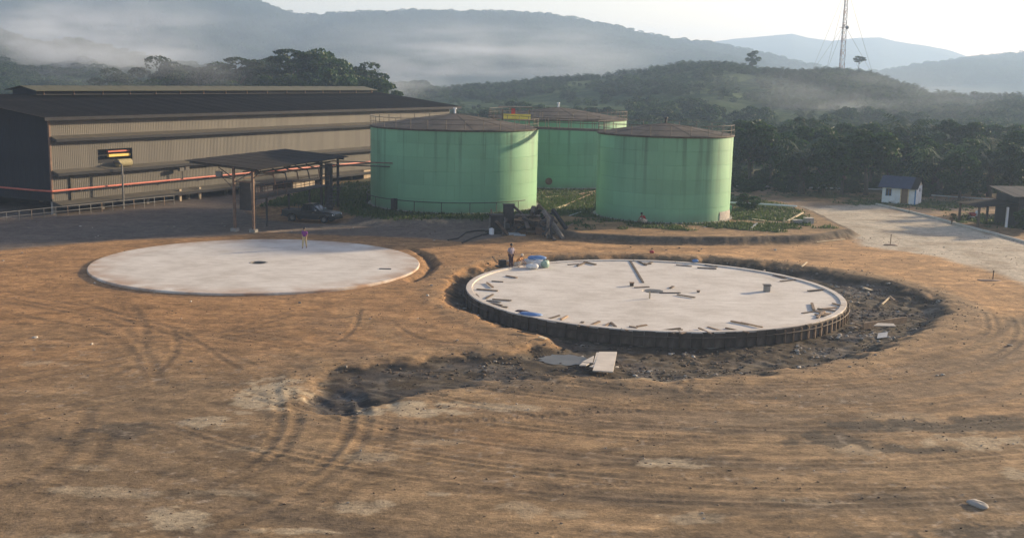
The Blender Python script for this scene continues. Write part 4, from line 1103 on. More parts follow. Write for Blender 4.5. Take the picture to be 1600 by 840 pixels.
def palm_meshes(seed, th, fl, nf, mat='leaf_palm'):
    rng = random.Random(seed)
    V, F = [], []
    for k in range(nf):
        az = k * 2.39996 + rng.uniform(-.2, .2)
        up = 1.25 - 1.55 * (k / nf) + rng.uniform(-.12, .12)
        L = fl * rng.uniform(.82, 1.1)
        c, s_ = math.cos(az), math.sin(az)
        prev = None
        ns = 11
        for j in range(ns + 1):
            u = j / ns
            ang = up - 1.9 * u * u * .75
            if prev is None: pos = [0.15, 0.0]; prev = True
            else: pos = [pos[0] + L / ns * math.cos(ang), pos[1] + L / ns * math.sin(ang)]
            if j < 2: continue
            w = L * .26 * math.sin(math.pi * min(1, (u * .85 + .15))) ** .7 + .06
            for sgn in (-1, 1):
                r_ = pos[0]; z = pos[1]
                bx, by = r_ * c, r_ * s_
                sx, sy = -s_ * sgn, c * sgn
                tw = rng.uniform(.7, 1.1) * w; dr = rng.uniform(.25, .5) * w
                o = len(V)
                hw = L * .030
                V += [(bx - hw * c, by - hw * s_, z), (bx + hw * c, by + hw * s_, z), (bx + sx * tw * .8 + c * dr + hw * c * .6, by + sy * tw * .8 + s_ * dr + hw * s_ * .6, z - tw * .38 - rng.uniform(0, .1)), (bx + sx * tw + c * dr * 1.2, by + sy * tw + s_ * dr * 1.2, z - tw * .55)]
                F.append((o, o + 1, o + 2, o + 3))
    fm = np_mesh('fronds', np.array(V), np.array(F), MAT[mat], False)
    mb = MB()
    pts = [(0, 0, -.4)] + [(rng.uniform(-.05, .05), rng.uniform(-.05, .05), th * i / 5) for i in range(1, 6)] + [(0, 0, th + .35)]
    mb.path(pts, [.42, .34, .31, .30, .32, .40, .22], 9)
    for k in range(26):
        a = k * 2.4; z = .3 + (th - .3) * k / 26
        mb.tube((.26 * math.cos(a), .26 * math.sin(a), z), (.50 * math.cos(a), .50 * math.sin(a), z + .24), .07, .03, 4)
    return fm, mb.mesh('trunk', MAT['palm_bark']), th
PALMS = [palm_meshes(3, 3.6, 4.4, 34), palm_meshes(4, 5.0, 4.2, 32), palm_meshes(5, 2.2, 4.0, 28, 'leaf_light')]
def palm(kind, x, y, z, s, rz, label, group):
    fm, tm, th = PALMS[kind]
    t = thing('oil_palm', label, 'palm', (x, y, z), rz, group)
    t.scale = (s, s, s)
    link('trunk', tm, t); link('fronds', fm, t, (0, 0, th))
    return t
# big trees behind the shed: (top of crown in the picture, distance, kind, scale)
BIG = [(205, 118, 232, 3, 1.25, 'low rounded dark tree at the left end of the wood behind the shed'),
       (258, 88, 240, 0, 1.22, 'broad domed dark tree left of centre in the wood behind the shed roof'),
       (318, 104, 236, 1, 1.00, 'dark tree in a dip of the skyline behind the shed roof'),
       (372, 94, 238, 2, 1.05, 'flat-topped dark tree just left of the tallest tree behind the shed'),
       (408, 99, 246, 0, 1.08, 'dense dark tree beneath the tallest tree behind the shed'),
       (452, 72, 238, 2, 1.24, 'tallest tree with a flat layered crown rising behind the shed'),
       (500, 91, 240, 0, 1.15, 'dense rounded tree right of the tallest tree behind the shed'),
       (548, 103, 236, 1, 1.02, 'dark tree above the right part of the shed roof'),
       (590, 122, 230, 3, 1.12, 'low dark tree at the right end of the wood behind the shed'),
       (182, 112, 250, 0, 1.05, 'hazy dark tree at the far left of the wood, left of the domed tree'),
       (290, 96, 252, 1, 1.15, 'dark tree behind and right of the domed tree'),
       (345, 101, 256, 0, 1.15, 'dense tree filling the dip left of the flat-topped tree'),
       (475, 84, 250, 0, 1.3, 'dense dark tree close behind the tallest tree on its right'),
       (525, 92, 254, 1, 1.2, 'upright dense tree behind the right part of the wood'),
       (568, 106, 250, 0, 1.05, 'rounded dark tree sloping down at the right of the wood'),
       (425, 86, 256, 1, 1.25, 'dense dark tree close behind the tallest tree on its left'),
       (232, 118, 226, 4, 1.5, 'small tree close behind the shed roof under the domed tree'),
       (345, 114, 226, 3, 1.3, 'small rounded tree in front of the dark wood behind the shed'),
       (436, 108, 225, 3, 1.4, 'round tree close behind the roof under the tallest tree'),
       (528, 110, 226, 4, 1.8, 'small bushy tree close behind the right part of the roof')]
for px, py, Y, k, s, lab in BIG:
    cm, tm, hh, shp = TREE_KINDS[k]
    top = AT(px, py, Y)
    tree(k, top.x, Y, top.z - (hh + shp[2] * .92) * s, s, random.uniform(0, 6), lab, 'trees behind the long shed')
# grove on the right: palms and broadleaf trees with their feet seen at (px, py)
GROVE = []
rg = random.Random(23)
for row, (py, Yr_, n, xa, xb) in enumerate(((299, 152, 13, 1165, 1640), (285, 166, 13, 1150, 1650), (268, 186, 12, 1150, 1660), (250, 212, 10, 1150, 1660))):
    for k in range(n):
        px = xa + (xb - xa) * (k + rg.uniform(.2, .8)) / n
        GROVE.append((px, Yr_ + rg.uniform(-5, 5), row))
ORD = ['first', 'second', 'third', 'fourth', 'fifth', 'sixth', 'seventh', 'eighth', 'ninth', 'tenth', 'eleventh', 'twelfth', 'thirteenth', 'fourteenth']
ROWN = ['front', 'second', 'third', 'rear']
cnt = {}
for i, (px, Y, row) in enumerate(GROVE):
    if row == 0 and (1375 < px < 1470 or px < 1245): continue
    x = AT(px, 200, Y).x
    z = 0.0 if Y < 215 else 0.2
    pal = rg.random() < (.35 if row == 0 else .6)
    nn = cnt.get(row, 0); cnt[row] = nn + 1
    g = f"grove on the right, {ROWN[row]} row, {'palms' if pal else 'broadleaf trees'}"
    if pal: palm(rg.choice((0, 1, 0, 2 if row else 0)), x, Y, z, rg.uniform(1.0, 1.35), rg.uniform(0, 6), f'oil palm with drooping fronds, {ORD[nn]} from the tanks in the {ROWN[row]} grove row', g)
    else: tree(rg.choice((3, 4, 3)), x, Y, z - .4, rg.uniform(.8, 1.12), rg.uniform(0, 6), f'bushy green tree, {ORD[nn]} from the tanks in the {ROWN[row]} grove row', g)
# single trees on the skyline of the green hill
def on_hill(px, Y): 
    t = AT(px, 200, Y).x / Y
    return t * Y, float(hD(np.array([t]), np.array([float(Y)]))[0])
for px, Y, k, s, lab in [(1170, 462, 1, .62, 'lone upright tree on the crest of the green hill left of the mast'), (1335, 462, 2, .52, 'spreading tree on the crest beside the foot of the mast'), (1269, 465, 5, .30, 'tiny thin tree on the hill crest left of the mast'),
                         (972, 455, 5, .3, 'tiny tree on the hill crest above the tanks'), (1423, 440, 5, .34, 'small tree on the falling ridge right of the mast'), (1480, 440, 5, .3, 'small round tree on the low ridge, nearest the mast of three'), (1518, 440, 2, .26, 'small flat tree on the low ridge, middle of three'), (1572, 440, 5, .3, 'small tree on the low ridge at the far right')]:
    x, z = on_hill(px, Y)
    tree(k, x, Y, z - .5, s, random.uniform(0, 6), lab, 'lone trees on the ridges')

# vegetation that reads as one mass: instances of sprays, bushes and palms
def scatter(name, label, P, Sc, mesh_obj):
    me = bpy.data.meshes.new(name)
    me.vertices.add(len(P)); me.vertices.foreach_set('co', np.asarray(P, np.float32).ravel())
    a = me.attributes.new('size', 'FLOAT', 'POINT'); a.data.foreach_set('value', np.asarray(Sc, np.float32))
    a = me.attributes.new('turn', 'FLOAT_VECTOR', 'POINT')
    tv = np.zeros((len(P), 3), np.float32); tv[:, 2] = np.random.default_rng(1).uniform(0, 6.28, len(P)); a.data.foreach_set('vector', tv.ravel())
    o = link(name, me)
    ng = bpy.data.node_groups.new(name, 'GeometryNodeTree')
    ng.interface.new_socket('Geometry', in_out='INPUT', socket_type='NodeSocketGeometry'); ng.interface.new_socket('Geometry', in_out='OUTPUT', socket_type='NodeSocketGeometry')
    gi, go = ng.nodes.new('NodeGroupInput'), ng.nodes.new('NodeGroupOutput')
    ip = ng.nodes.new('GeometryNodeInstanceOnPoints'); ob = ng.nodes.new('GeometryNodeObjectInfo'); ob.inputs['Object'].default_value = mesh_obj; ob.inputs['As Instance'].default_value = True
    n1 = ng.nodes.new('GeometryNodeInputNamedAttribute'); n1.data_type = 'FLOAT'; n1.inputs['Name'].default_value = 'size'
    n2 = ng.nodes.new('GeometryNodeInputNamedAttribute'); n2.data_type = 'FLOAT_VECTOR'; n2.inputs['Name'].default_value = 'turn'
    L = ng.links.new
    L(gi.outputs[0], ip.inputs['Points']); L(ob.outputs['Geometry'], ip.inputs['Instance']); L(n1.outputs['Attribute'], ip.inputs['Scale']); L(n2.outputs['Attribute'], ip.inputs['Rotation']); L(ip.outputs[0], go.inputs[0])
    md = o.modifiers.new('scatter', 'NODES'); md.node_group = ng
    tag(o, label, kind='stuff')
    return o
def first(name, mesh):
    for o in col.objects:
        if o.data == mesh: return o
src_bush, src_tree, src_palm, src_mid = first('crown', TREE_KINDS[4][0]), first('crown', TREE_KINDS[0][0]), first('fronds', PALMS[0][0]), first('crown', TREE_KINDS[3][0])
rn = np.random.default_rng(9)
def hill_points(H_, n, t0, t1, y0, y1, keep=None):
    t = rn.uniform(t0, t1, n); y = np.sqrt(rn.uniform(y0 ** 2, y1 ** 2, n))
    z = H_(t, y); x = t * y
    k = np.ones(n, bool) if keep is None else keep(x, y, z)
    return np.stack([x, y, z], 1)[k]
meadow = lambda x, y, z: (rn.random(len(x)) < np.where((x > -30) & (x < 30) & (y > 300) & (y < 420), .10, 1.0) * (.12 + .88 * sstep(.38, .60, fbm(x / 38, y / 38, 77, 4))))
P = hill_points(hD, 5200, -.30, .60, 222, 640, meadow); scatter('hill_scrub', 'green scrub covering the terraced hill', P + np.array([0, 0, .3]), rn.uniform(.22, .7, len(P)), src_bush)
P = hill_points(hD, 2600, -.12, .60, 216, 520, meadow); scatter('hill_palms', 'young palms growing in rows on the terraced hill', P + np.array([0, 0, 1.3]), rn.uniform(.5, .95, len(P)), src_palm)
P = hill_points(hD, 520, -.14, .60, 216, 330, meadow); scatter('hill_trees', 'trees on the lower slope of the green hill', P + np.array([0, 0, 2.2]), rn.uniform(.6, 1.0, len(P)), src_mid)
P = hill_points(hE, 3400, -.62, -.08, 262, 600); scatter('slope_forest', 'dense forest on the slope behind the shed', P + np.array([0, 0, 2.4]), rn.uniform(.55, 1.15, len(P)), src_tree)
P = hill_points(hA, 9000, -.62, .32, 1150, 1720); scatter('mountain_forest', 'forest canopy on the long blue mountain', P + np.array([0, 0, 1.0]), rn.uniform(1.1, 2.3, len(P)), src_tree)
P = hill_points(hC, 2600, .30, .62, 1450, 1920); scatter('ridge_forest', 'forest canopy on the pale wooded ridge', P + np.array([0, 0, 1.0]), rn.uniform(1.0, 2.1, len(P)), src_tree)
# plain between the yard and the hills
def plain(n, f):
    x = rn.uniform(-60, 130, n); y = rn.uniform(170, 300, n)
    k = f(x, y); return np.stack([x[k], y[k], np.full(k.sum(), .2)], 1)
P = plain(1500, lambda x, y: (x / y > .02) & (y > 205 - .0 * x)); scatter('plain_palms', 'palm plantation filling the flat ground before the hill', P + np.array([0, 0, 2.2]), rn.uniform(.8, 1.2, len(P)), src_palm)
P = plain(800, lambda x, y: (y > 172) & (x / y < .2)); scatter('plain_scrub', 'scrub growing behind the tanks', P + np.array([0, 0, .4]), rn.uniform(.3, .8, len(P)), src_bush)
# under-storey at the foot of the grove
xx = rn.uniform(26, 78, 240); yy = 150 + (xx - 26) * .0 + rn.uniform(2, 30, 240)
P = np.stack([xx, yy, np.full(240, .1)], 1); scatter('undergrowth', 'bushes at the foot of the grove right of the tanks', P, rn.uniform(.2, .5, 240), src_bush)
# ================================================================== people
def person(label, loc, rz, J, shirt, trousers, cap=None, scale=1.0):
    t = thing('person', label, 'person', loc, rz)
    t.scale = (scale,) * 3
    def skin(name, verts, edges, radii, mat, sub=1):
        me = bpy.data.meshes.new(name); me.from_pydata([J2[v] if isinstance(v, str) else v for v in verts], edges, []); me.materials.append(MAT[mat])
        o = link(name, me, t)
        md = o.modifiers.new('skin', 'SKIN'); md.use_smooth_shade = True
        sv = me.skin_vertices[0].data if me.skin_vertices else None
        if sv is None:
            bpy.context.view_layer.objects.active = o
            sv = me.skin_vertices[0].data
        for i, r in enumerate(radii): sv[i].radius = (r, r) if not isinstance(r, tuple) else r
        sv[0].use_root = True
        sd = o.modifiers.new('sub', 'SUBSURF'); sd.levels = sub; sd.render_levels = sub
        return o
    J2 = {k: Vector(v) for k, v in J.items()}
    mid = lambda a, b, f=.5: J2[a].lerp(J2[b], f)
    hd = (J2['head'] - J2['neck']).normalized()
    fw = Vector(J['face']).normalized()
    J2['chin'] = J2['neck'] + hd * .07; J2['hmid'] = J2['neck'] + hd * .155 + fw * .01; J2['htop'] = J2['neck'] + hd * .235; J2['nose'] = J2['hmid'] + fw * .105 - hd * .01
    V = ['pelvis', 'chest', 'neck', 'chin', 'hmid', 'htop', 'nose', 'shl', 'ell', 'wrl', 'shr', 'elr', 'wrr', 'hipl', 'knl', 'anl', 'tol', 'hipr', 'knr', 'anr', 'tor']
    ix = {n: i for i, n in enumerate(V)}
    E = [(ix[a], ix[b]) for a, b in (('pelvis', 'chest'), ('chest', 'neck'), ('neck', 'chin'), ('chin', 'hmid'), ('hmid', 'htop'), ('hmid', 'nose'), ('chest', 'shl'), ('shl', 'ell'), ('ell', 'wrl'), ('chest', 'shr'), ('shr', 'elr'), ('elr', 'wrr'),
                                     ('pelvis', 'hipl'), ('hipl', 'knl'), ('knl', 'anl'), ('anl', 'tol'), ('pelvis', 'hipr'), ('hipr', 'knr'), ('knr', 'anr'), ('anr', 'tor'))]
    Rd = [(.13, .10), (.15, .11), .055, .065, .092, .07, .016, .062, .045, .028, .062, .045, .028, .085, .058, .040, .035, .085, .058, .040, .035]
    Vv = [J2[v] for v in V]
    for s in 'lr':
        w = J2['wr' + s]; d = (w - J2['el' + s]).normalized()
        side = d.cross(fw).normalized() if d.cross(fw).length > .1 else Vector((1, 0, 0))
        pm = w + d * .085
        pi_ = len(Vv); Vv.append(pm); E.append((ix['wr' + s], pi_)); Rd.append((.034, .018))
        for k, (off, ln) in enumerate(((-.030, .065), (-.010, .078), (.010, .072), (.030, .055))):
            a = pm + side * off + d * .02; b = a + d * ln + fw * .02
            Vv += [a, b]; n = len(Vv); E += [(pi_, n - 2), (n - 2, n - 1)]; Rd += [.010, .008]
        a = w + d * .03 + side * (-.04 if s == 'l' else .04); b = a + d * .045 + fw * .015
        Vv += [a, b]; n = len(Vv); E += [(ix['wr' + s], n - 2), (n - 2, n - 1)]; Rd += [.011, .009]
    skin('body', Vv, E, Rd, 'skin', 1)
    skin('shirt', ['pelvis', 'chest', mid('chest', 'neck', .6), 'shl', mid('shl', 'ell', .85), 'shr', mid('shr', 'elr', .85)], [(0, 1), (1, 2), (1, 3), (3, 4), (1, 5), (5, 6)], [(.165, .135), (.178, .138), .085, .085, .066, .085, .066], shirt)
    skin('trousers', ['pelvis', 'hipl', 'knl', mid('knl', 'anl', .9), 'hipr', 'knr', mid('knr', 'anr', .9)], [(0, 1), (1, 2), (2, 3), (0, 4), (4, 5), (5, 6)], [(.155, .125), .108, .082, .066, .108, .082, .066], trousers)
    hc = J2['hmid'] + hd * .035 - fw * .012
    q = hd.to_track_quat('Z', 'Y')
    mb = MB(); mb.lathe([(.001, .118), (.055, .108), (.09, .07), (.108, .015), (.108, -.03)], 14)
    mb.v = [tuple(q @ Vector(v) + hc) for v in mb.v]
    mb.build('cap' if cap else 'hair', MAT[cap or 'hair'], t, smooth=True)
    eb = MB()
    sdv = hd.cross(fw).normalized()
    for s in (-1, 1):
        c = J2['hmid'] + fw * .088 + sdv * (.033 * s) + hd * .008
        eb.box(c, (.018, .018, .012))
    eb.build('eyes', MAT['hair'], t)
    return t
WALK = dict(pelvis=(0, 0, .96), chest=(0, -.01, 1.30), neck=(0, -.01, 1.49), head=(0, -.03, 1.72), face=(0, -1, -.1), shl=(-.185, 0, 1.41), ell=(-.25, .06, 1.14), wrl=(-.26, -.02, .90), shr=(.185, 0, 1.41), elr=(.27, -.02, 1.15), wrr=(.25, -.20, 1.02),
            hipl=(-.09, 0, .92), knl=(-.11, -.10, .50), anl=(-.11, -.12, .08), tol=(-.12, -.27, .04), hipr=(.09, 0, .92), knr=(.11, .04, .50), anr=(.11, .16, .09), tor=(.12, .03, .04))
STAND = dict(WALK, knl=(-.10, -.02, .50), anl=(-.11, 0, .08), tol=(-.13, -.16, .04), knr=(.10, -.02, .50), anr=(.11, 0, .08), tor=(.13, -.16, .04), wrr=(.20, -.25, 1.05), wrl=(-.20, -.25, 1.02))
CROUCH = dict(pelvis=(0, .16, .30), chest=(0, -.08, .60), neck=(0, -.18, .77), head=(0, -.28, .97), face=(0, -1, -.5), shl=(-.18, -.10, .70), ell=(-.25, -.30, .52), wrl=(-.14, -.50, .36), shr=(.18, -.10, .70), elr=(.25, -.30, .52), wrr=(.13, -.52, .34),
              hipl=(-.10, .14, .28), knl=(-.19, -.26, .50), anl=(-.14, .02, .08), tol=(-.16, -.15, .04), hipr=(.10, .14, .28), knr=(.19, -.26, .50), anr=(.14, .02, .08), tor=(.16, -.15, .04))
p = G(476, 388, SA_Z); person('person in purple shirt and khaki trousers walking across the finished slab', (p.x, p.y, SA_Z), R(-15), WALK, 'cloth_purple', 'cloth_khaki', scale=1.02)
p = G(798, 419, SB_Z); person('person in lilac shirt and dark trousers standing at the far left slab rim', (p.x, p.y, SB_Z), R(40), STAND, 'cloth_lilac', 'cloth_maroon', scale=1.1)
p = G(810, 418, SB_Z); person('person in orange shirt crouching beside the person in lilac on the slab', (p.x, p.y + .2, SB_Z), R(70), CROUCH, 'cloth_orange', 'cloth_pale', 'cloth_pale', 1.05)
p = G(1006, 350, PAD_Z); person('person in red shirt crouching at the foot of the narrow green tank', (p.x, p.y + .2, PAD_Z + .02), R(-60), CROUCH, 'cloth_red', 'cloth_pale', scale=1.1)

# ================================================================== pickup truck
def pickup(label, loc, rz, sc):
    t = thing('pickup_truck', label, 'pickup truck', loc, rz); t.scale = sc
    def arch(cx, r, n=9): return [(cx + r * math.cos(a), .36 + r * math.sin(a)) for a in np.linspace(math.pi * 1.02, -.02 * math.pi, n)]
    # side outline of the lower body, wheel arches cut out (x forward, z up)
    low = [(-2.62, .52), (-2.05, .40)] + arch(-1.55, .47) + [(-1.0, .34), (1.02, .34)] + arch(1.62, .47) + [(2.16, .38), (2.58, .42), (2.66, .62), (2.64, .92), (2.40, 1.04), (1.30, 1.12), (-.62, 1.12), (-.66, 1.10), (-2.60, 1.10)]
    mb = MB()
    n = len(low)
    def y_at(x, z): return .90 - .05 * max(0, (x - 2.0)) / .6 - .03 * (z < .5) + .015 * (.6 < z < .9)
    for s in (-1, 1): pass
    vs = [(x, -y_at(x, z), z) for x, z in low] + [(x, y_at(x, z), z) for x, z in low]
    fs = [tuple(range(n)), tuple(range(2 * n - 1, n - 1, -1))] + [(i, n + i, n + (i + 1) % n, (i + 1) % n) for i in range(n)]
    mb.add(vs, fs); mb.build('body', MAT['car_paint'], t, bevel=.03)
    # cab
    cab = [(-.72, 1.08, .88), (-.66, 1.42, .80), (-.50, 1.74, .68), (.30, 1.78, .66), (1.32, 1.10, .86)]
    k = len(cab)
    vs = [(x, -y, z) for x, z, y in cab] + [(x, y, z) for x, z, y in cab]
    MB().add(vs, [tuple(range(k)), tuple(range(2 * k - 1, k - 1, -1))] + [(i, k + i, k + (i + 1) % k, (i + 1) % k) for i in range(k)]).build('cab', MAT['car_paint'], t, bevel=.05)
    # windows stand a hair proud of the pillars
    def glass(q, name): MB().add(q, [tuple(range(len(q)))]).build(name, MAT['window_glass'], t)
    for s in (-1, 1):
        f = lambda x, z: (x, s * (.88 - (z - 1.08) * (.22 / .68) + .022), z)
        for pts in ([(-.50, 1.20), (-.44, 1.64), (.02, 1.68), (.02, 1.20)], [(.12, 1.20), (.12, 1.68), (.30, 1.69), (.96, 1.20)]):
            glass([f(x, z) for x, z in (pts if s < 0 else pts[::-1])], 'side_window')
        for x in (-.35, .62): MB().box((x, s * .925, .98), (.22, .03, .045)).build('door_handle', MAT['chrome'], t)
        MB().box((.88, s * 1.02, 1.22), (.16, .22, .18)).build('mirror', MAT['chrome'], t, bevel=.03)
        MB().box((2.50, s * .68, .84), (.26, .36, .17), Matrix.Rotation(-.25 * s, 3, 'Z')).build('headlight', MAT['lamp_glass'], t, bevel=.03)
        MB().box((-2.60, s * .80, .90), (.06, .16, .28)).build('tail_light', MAT['lamp_red'], t)
        for x in (-1.55, 1.62):
            w = thing_part('wheel', t, (x, s * .80, .36))
            MB().lathe([(.20, -.12), (.33, -.12), (.36, -.08), (.36, .08), (.33, .12), (.20, .12)], 22, axis='Y').build('tyre', MAT['tyre'], w, smooth=False)
            MB().lathe([(.02, s * .10), (.08, s * .115), (.16, s * .07), (.21, s * .115), (.21, -s * .1)], 14, axis='Y').build('rim', MAT['steel_grey'], w)
        MB().box((.1, s * .93, .36), (1.9, .12, .06)).build('side_step', MAT['car_trim'], t)
    ws = [(.36, 1.765), (1.25, 1.15)]
    glass([(.385, -.60, 1.745), (1.24, -.76, 1.172), (1.24, .76, 1.172), (.385, .60, 1.745)], 'windscreen')
    glass([(-.70, .70, 1.24), (-.70, -.70, 1.24), (-.565, -.62, 1.66), (-.565, .62, 1.66)], 'rear_window')
    MB().box((2.665, 0, .80), (.05, .95, .22)).build('grille', MAT['chrome'], t)
    MB().box((2.66, 0, .50), (.16, 1.74, .20)).build('bumper', MAT['car_trim'], t, bevel=.04)
    MB().box((-2.66, 0, .52), (.14, 1.70, .16)).build('bumper', MAT['chrome'], t, bevel=.03)
    MB().box((-1.63, 0, 1.115), (1.78, 1.50, .03)).build('bed_floor', MAT['car_trim'], t)
    mb = MB(); mb.path([(-.85, -.78, 1.10), (-1.0, -.74, 1.55), (-1.05, 0, 1.62), (-1.0, .74, 1.55), (-.85, .78, 1.10)], .035, 6); mb.build('roll_bar', MAT['car_trim'], t)
def thing_part(name, parent, loc):
    o = bpy.data.objects.new(name, None); col.objects.link(o); o.parent = parent; o.location = loc; o.empty_display_size = .2
    return o
wa, wb = G(452, 346), G(513, 350)
wc = (wa + wb) / 2
hd_ = math.atan2(wb.y - wa.y, wb.x - wa.x)
pickup('dark grey pickup truck parked beside the loading shelter', (wc.x + .15, wc.y + .85, gz(wc.x, wc.y + .8) + .01), hd_, (1.12, 1.0, 1.04))

# ================================================================== guard hut
hp = G(1430, 320)
hut = thing('guard_hut', 'small white hut with a blue roof and brown door beside the road', 'hut', (hp.x, hp.y, -.05), R(-33))
LW, WW, HH = 4.2, 3.0, 2.35       # local: corner nearest the camera at the origin, long side towards -X, gable end towards +Y
def wall_with(name, w, h, holes, mat, parent, place, th=.14):
    """a wall built round its openings"""
    xs = sorted({0, w, *[a for a, _, _, _ in holes], *[b for _, b, _, _ in holes]}); zs = sorted({0, h, *[c for _, _, c, _ in holes], *[d for _, _, _, d in holes]})
    mb = MB()
    for i in range(len(xs) - 1):
        for j in range(len(zs) - 1):
            cx, cz = (xs[i] + xs[i + 1]) / 2, (zs[j] + zs[j + 1]) / 2
            if any(a < cx < b and c < cz < d for a, b, c, d in holes): continue
            mb.box((cx, th / 2, cz), (xs[i + 1] - xs[i], th, zs[j + 1] - zs[j]))
    o = mb.build(name, mat, parent); o.location = place[0]; o.rotation_euler[2] = place[1]
    return o
w1 = wall_with('wall', LW, HH, [(.45, 1.15, .95, 1.85), (2.35, 3.25, 0, 2.0)], MAT['hut_wall'], hut, ((-LW, 0, 0), 0))
MB().box((.80, .09, 1.40), (.70, .03, .90)).build('window', MAT['window_glass'], w1)
for x in (.45, .80, 1.15): MB().box((x, .03, 1.40), (.06, .08, .96)).build('window_frame', MAT['hut_trim'], w1)
MB().box((2.80, .08, 1.0), (.88, .05, 1.98)).build('door', MAT['door_brown'], w1)
for x in (2.33, 3.27): MB().box((x, -.01, 1.02), (.10, .12, 2.06)).build('door_frame', MAT['pale_timber'], w1)
MB().box((4.12, -.015, 1.17), (.16, .06, 2.3)).build('corner_post', MAT['hut_trim'], w1)
w2 = wall_with('wall', WW, HH, [(1.55, 2.35, 1.55, 2.0)], MAT['hut_wall'], hut, ((0, 0, 0), math.pi / 2))
MB().box((1.95, .09, 1.78), (.8, .03, .45)).build('window', MAT['window_glass'], w2)
MB().box((-LW / 2, WW - .07, HH / 2), (LW, .14, HH)).build('wall', MAT['hut_wall'], hut)
MB().box((-LW + .07, WW / 2, HH / 2), (.14, WW - .3, HH)).build('wall', MAT['hut_wall'], hut)
for x in (-.07, -LW + .07):
    MB().prism([(0, HH), (WW, HH), (WW / 2, HH + 1.0)], x - .06, x + .06, 'X').build('gable', MAT['cloth_pale'], hut)
for sy, nm in ((-1, 'front'), (1, 'back')):
    y0, y1 = WW / 2, WW / 2 + sy * (WW / 2 + .55)
    z0, z1 = HH + 1.06, HH + 1.06 - (WW / 2 + .55) * (1.0 / (WW / 2))
    for k in range(6):
        xa = -LW - .45 + k * (LW + .75) / 6; xb = xa + (LW + .75) / 6 * .99
        MB().add([(xa, y0, z0), (xb, y0, z0), (xb, y1, z1), (xa, y1, z1), (xa, y0, z0 - .05), (xb, y0, z0 - .05), (xb, y1, z1 - .05), (xa, y1, z1 - .05)], [(0, 1, 2, 3), (7, 6, 5, 4), (2, 6, 7, 3), (0, 3, 7, 4), (1, 5, 6, 2)]).build('roof_sheet', MAT['hut_roof' if k < 5 else 'roof_sheet'], hut)
MB().box((-1.6, -.6, .05), (1.6, .9, .14)).build('step', MAT['old_concrete'], hut)

# ================================================================== dark shed at the right edge
sp_ = G(1588, 356)
shed = thing('timber_shed', 'dark timber shed with a lean-to roof at the right edge', 'shed', (sp_.x, sp_.y, -.05), R(6))
nbp = 16
pm_ = MB().box((0, 0, 0), (.36, .04, 3.5)).mesh('wall_board', MAT['shed_wall'])
for k in range(nbp): link('wall_board', pm_, shed, (.2 + k * .38, random.uniform(-.01, .01), 1.75 + random.uniform(-.04, .04)))
for k in range(12):
    o = link('wall_board', pm_, shed, (0, .2 + k * .38, 1.75 + random.uniform(-.04, .04)), math.pi / 2)
for k in range(8): MB().box((-.45 + k * .9, 2.1, 3.75 + .012 * (k % 2)), (.89, 5.4, .06), Matrix.Rotation(.12, 3, 'X')).build('roof_sheet', MAT['shed_wall'], shed)
for k in range(5): MB().box((-2.25, .35 + k * 1.0, 2.45 + .012 * (k % 2)), (4.6, .99, .05), Matrix.Rotation(-.09, 3, 'Y')).build('lean_to_sheet', MAT['roof_sheet'], shed)
for x, y, m_ in ((-1.0, .3, 'white_paint'), (-4.2, .3, 'dark_timber'), (-4.2, 4.4, 'dark_timber'), (-1.0, 4.4, 'dark_timber')): MB().box((x, y, 1.1), (.20, .20, 2.3)).build('post', MAT[m_], shed)
q = G(1598, 330)
tree(4, q.x + 2.0, q.y, -.6, .95, 1.2, 'dark tree standing behind the shed at the right edge', None)
q = G(1602, 364)
tree(4, q.x, q.y, -.5, .46, 2.2, 'dark bushy tree cut off by the right edge, in front of the shed', None)
mp_ = GG(1521, 343)
def motorbike(label, loc, rz):
    t = thing('motorcycle', label, 'motorcycle', loc, rz)
    for x in (-.62, .62):
        w = thing_part('wheel', t, (x, 0, .29))
        MB().lathe([(.22, -.045), (.28, -.045), (.29, 0), (.28, .045), (.22, .045), (.22, -.045)], 20, axis='Y').build('tyre', MAT['tyre'], w)
        MB().lathe([(.02, -.03), (.21, -.01), (.21, .01), (.02, .03)], 12, axis='Y').build('rim', MAT['steel_grey'], w)
    mb = MB(); mb.path([(-.62, 0, .30), (-.25, 0, .45), (.2, 0, .42), (.42, 0, .80), (.62, 0, .29)], .04, 6); mb.build('frame', MAT['car_trim'], t)
    MB().prism([(-.75, .72), (-.55, .82), (.10, .76), (.28, .60), (.10, .40), (-.30, .40)], -.13, .13, 'Y').build('body_panel', MAT['red_plastic'], t, bevel=.03)
    MB().box((-.28, 0, .82), (.72, .24, .09)).build('seat', MAT['car_trim'], t, bevel=.03)
    MB().prism([(.30, .40), (.42, .95), (.54, .98), (.50, .45)], -.20, .20, 'Y').build('leg_shield', MAT['white_paint'], t, bevel=.02)
    MB().tube((.42, -.32, 1.02), (.42, .32, 1.02), .018, n=6).build('handlebar', MAT['car_trim'], t)
    MB().box((.55, 0, .93), (.14, .20, .16)).build('headlight', MAT['lamp_glass'], t, bevel=.03)
    MB().tube((-.7, -.13, .33), (.0, -.13, .32), .045, n=8).build('exhaust', MAT['chrome'], t)
motorbike('red and white motorcycle parked on the grass beside the dark shed', (mp_.x, mp_.y, mp_.z), R(25))

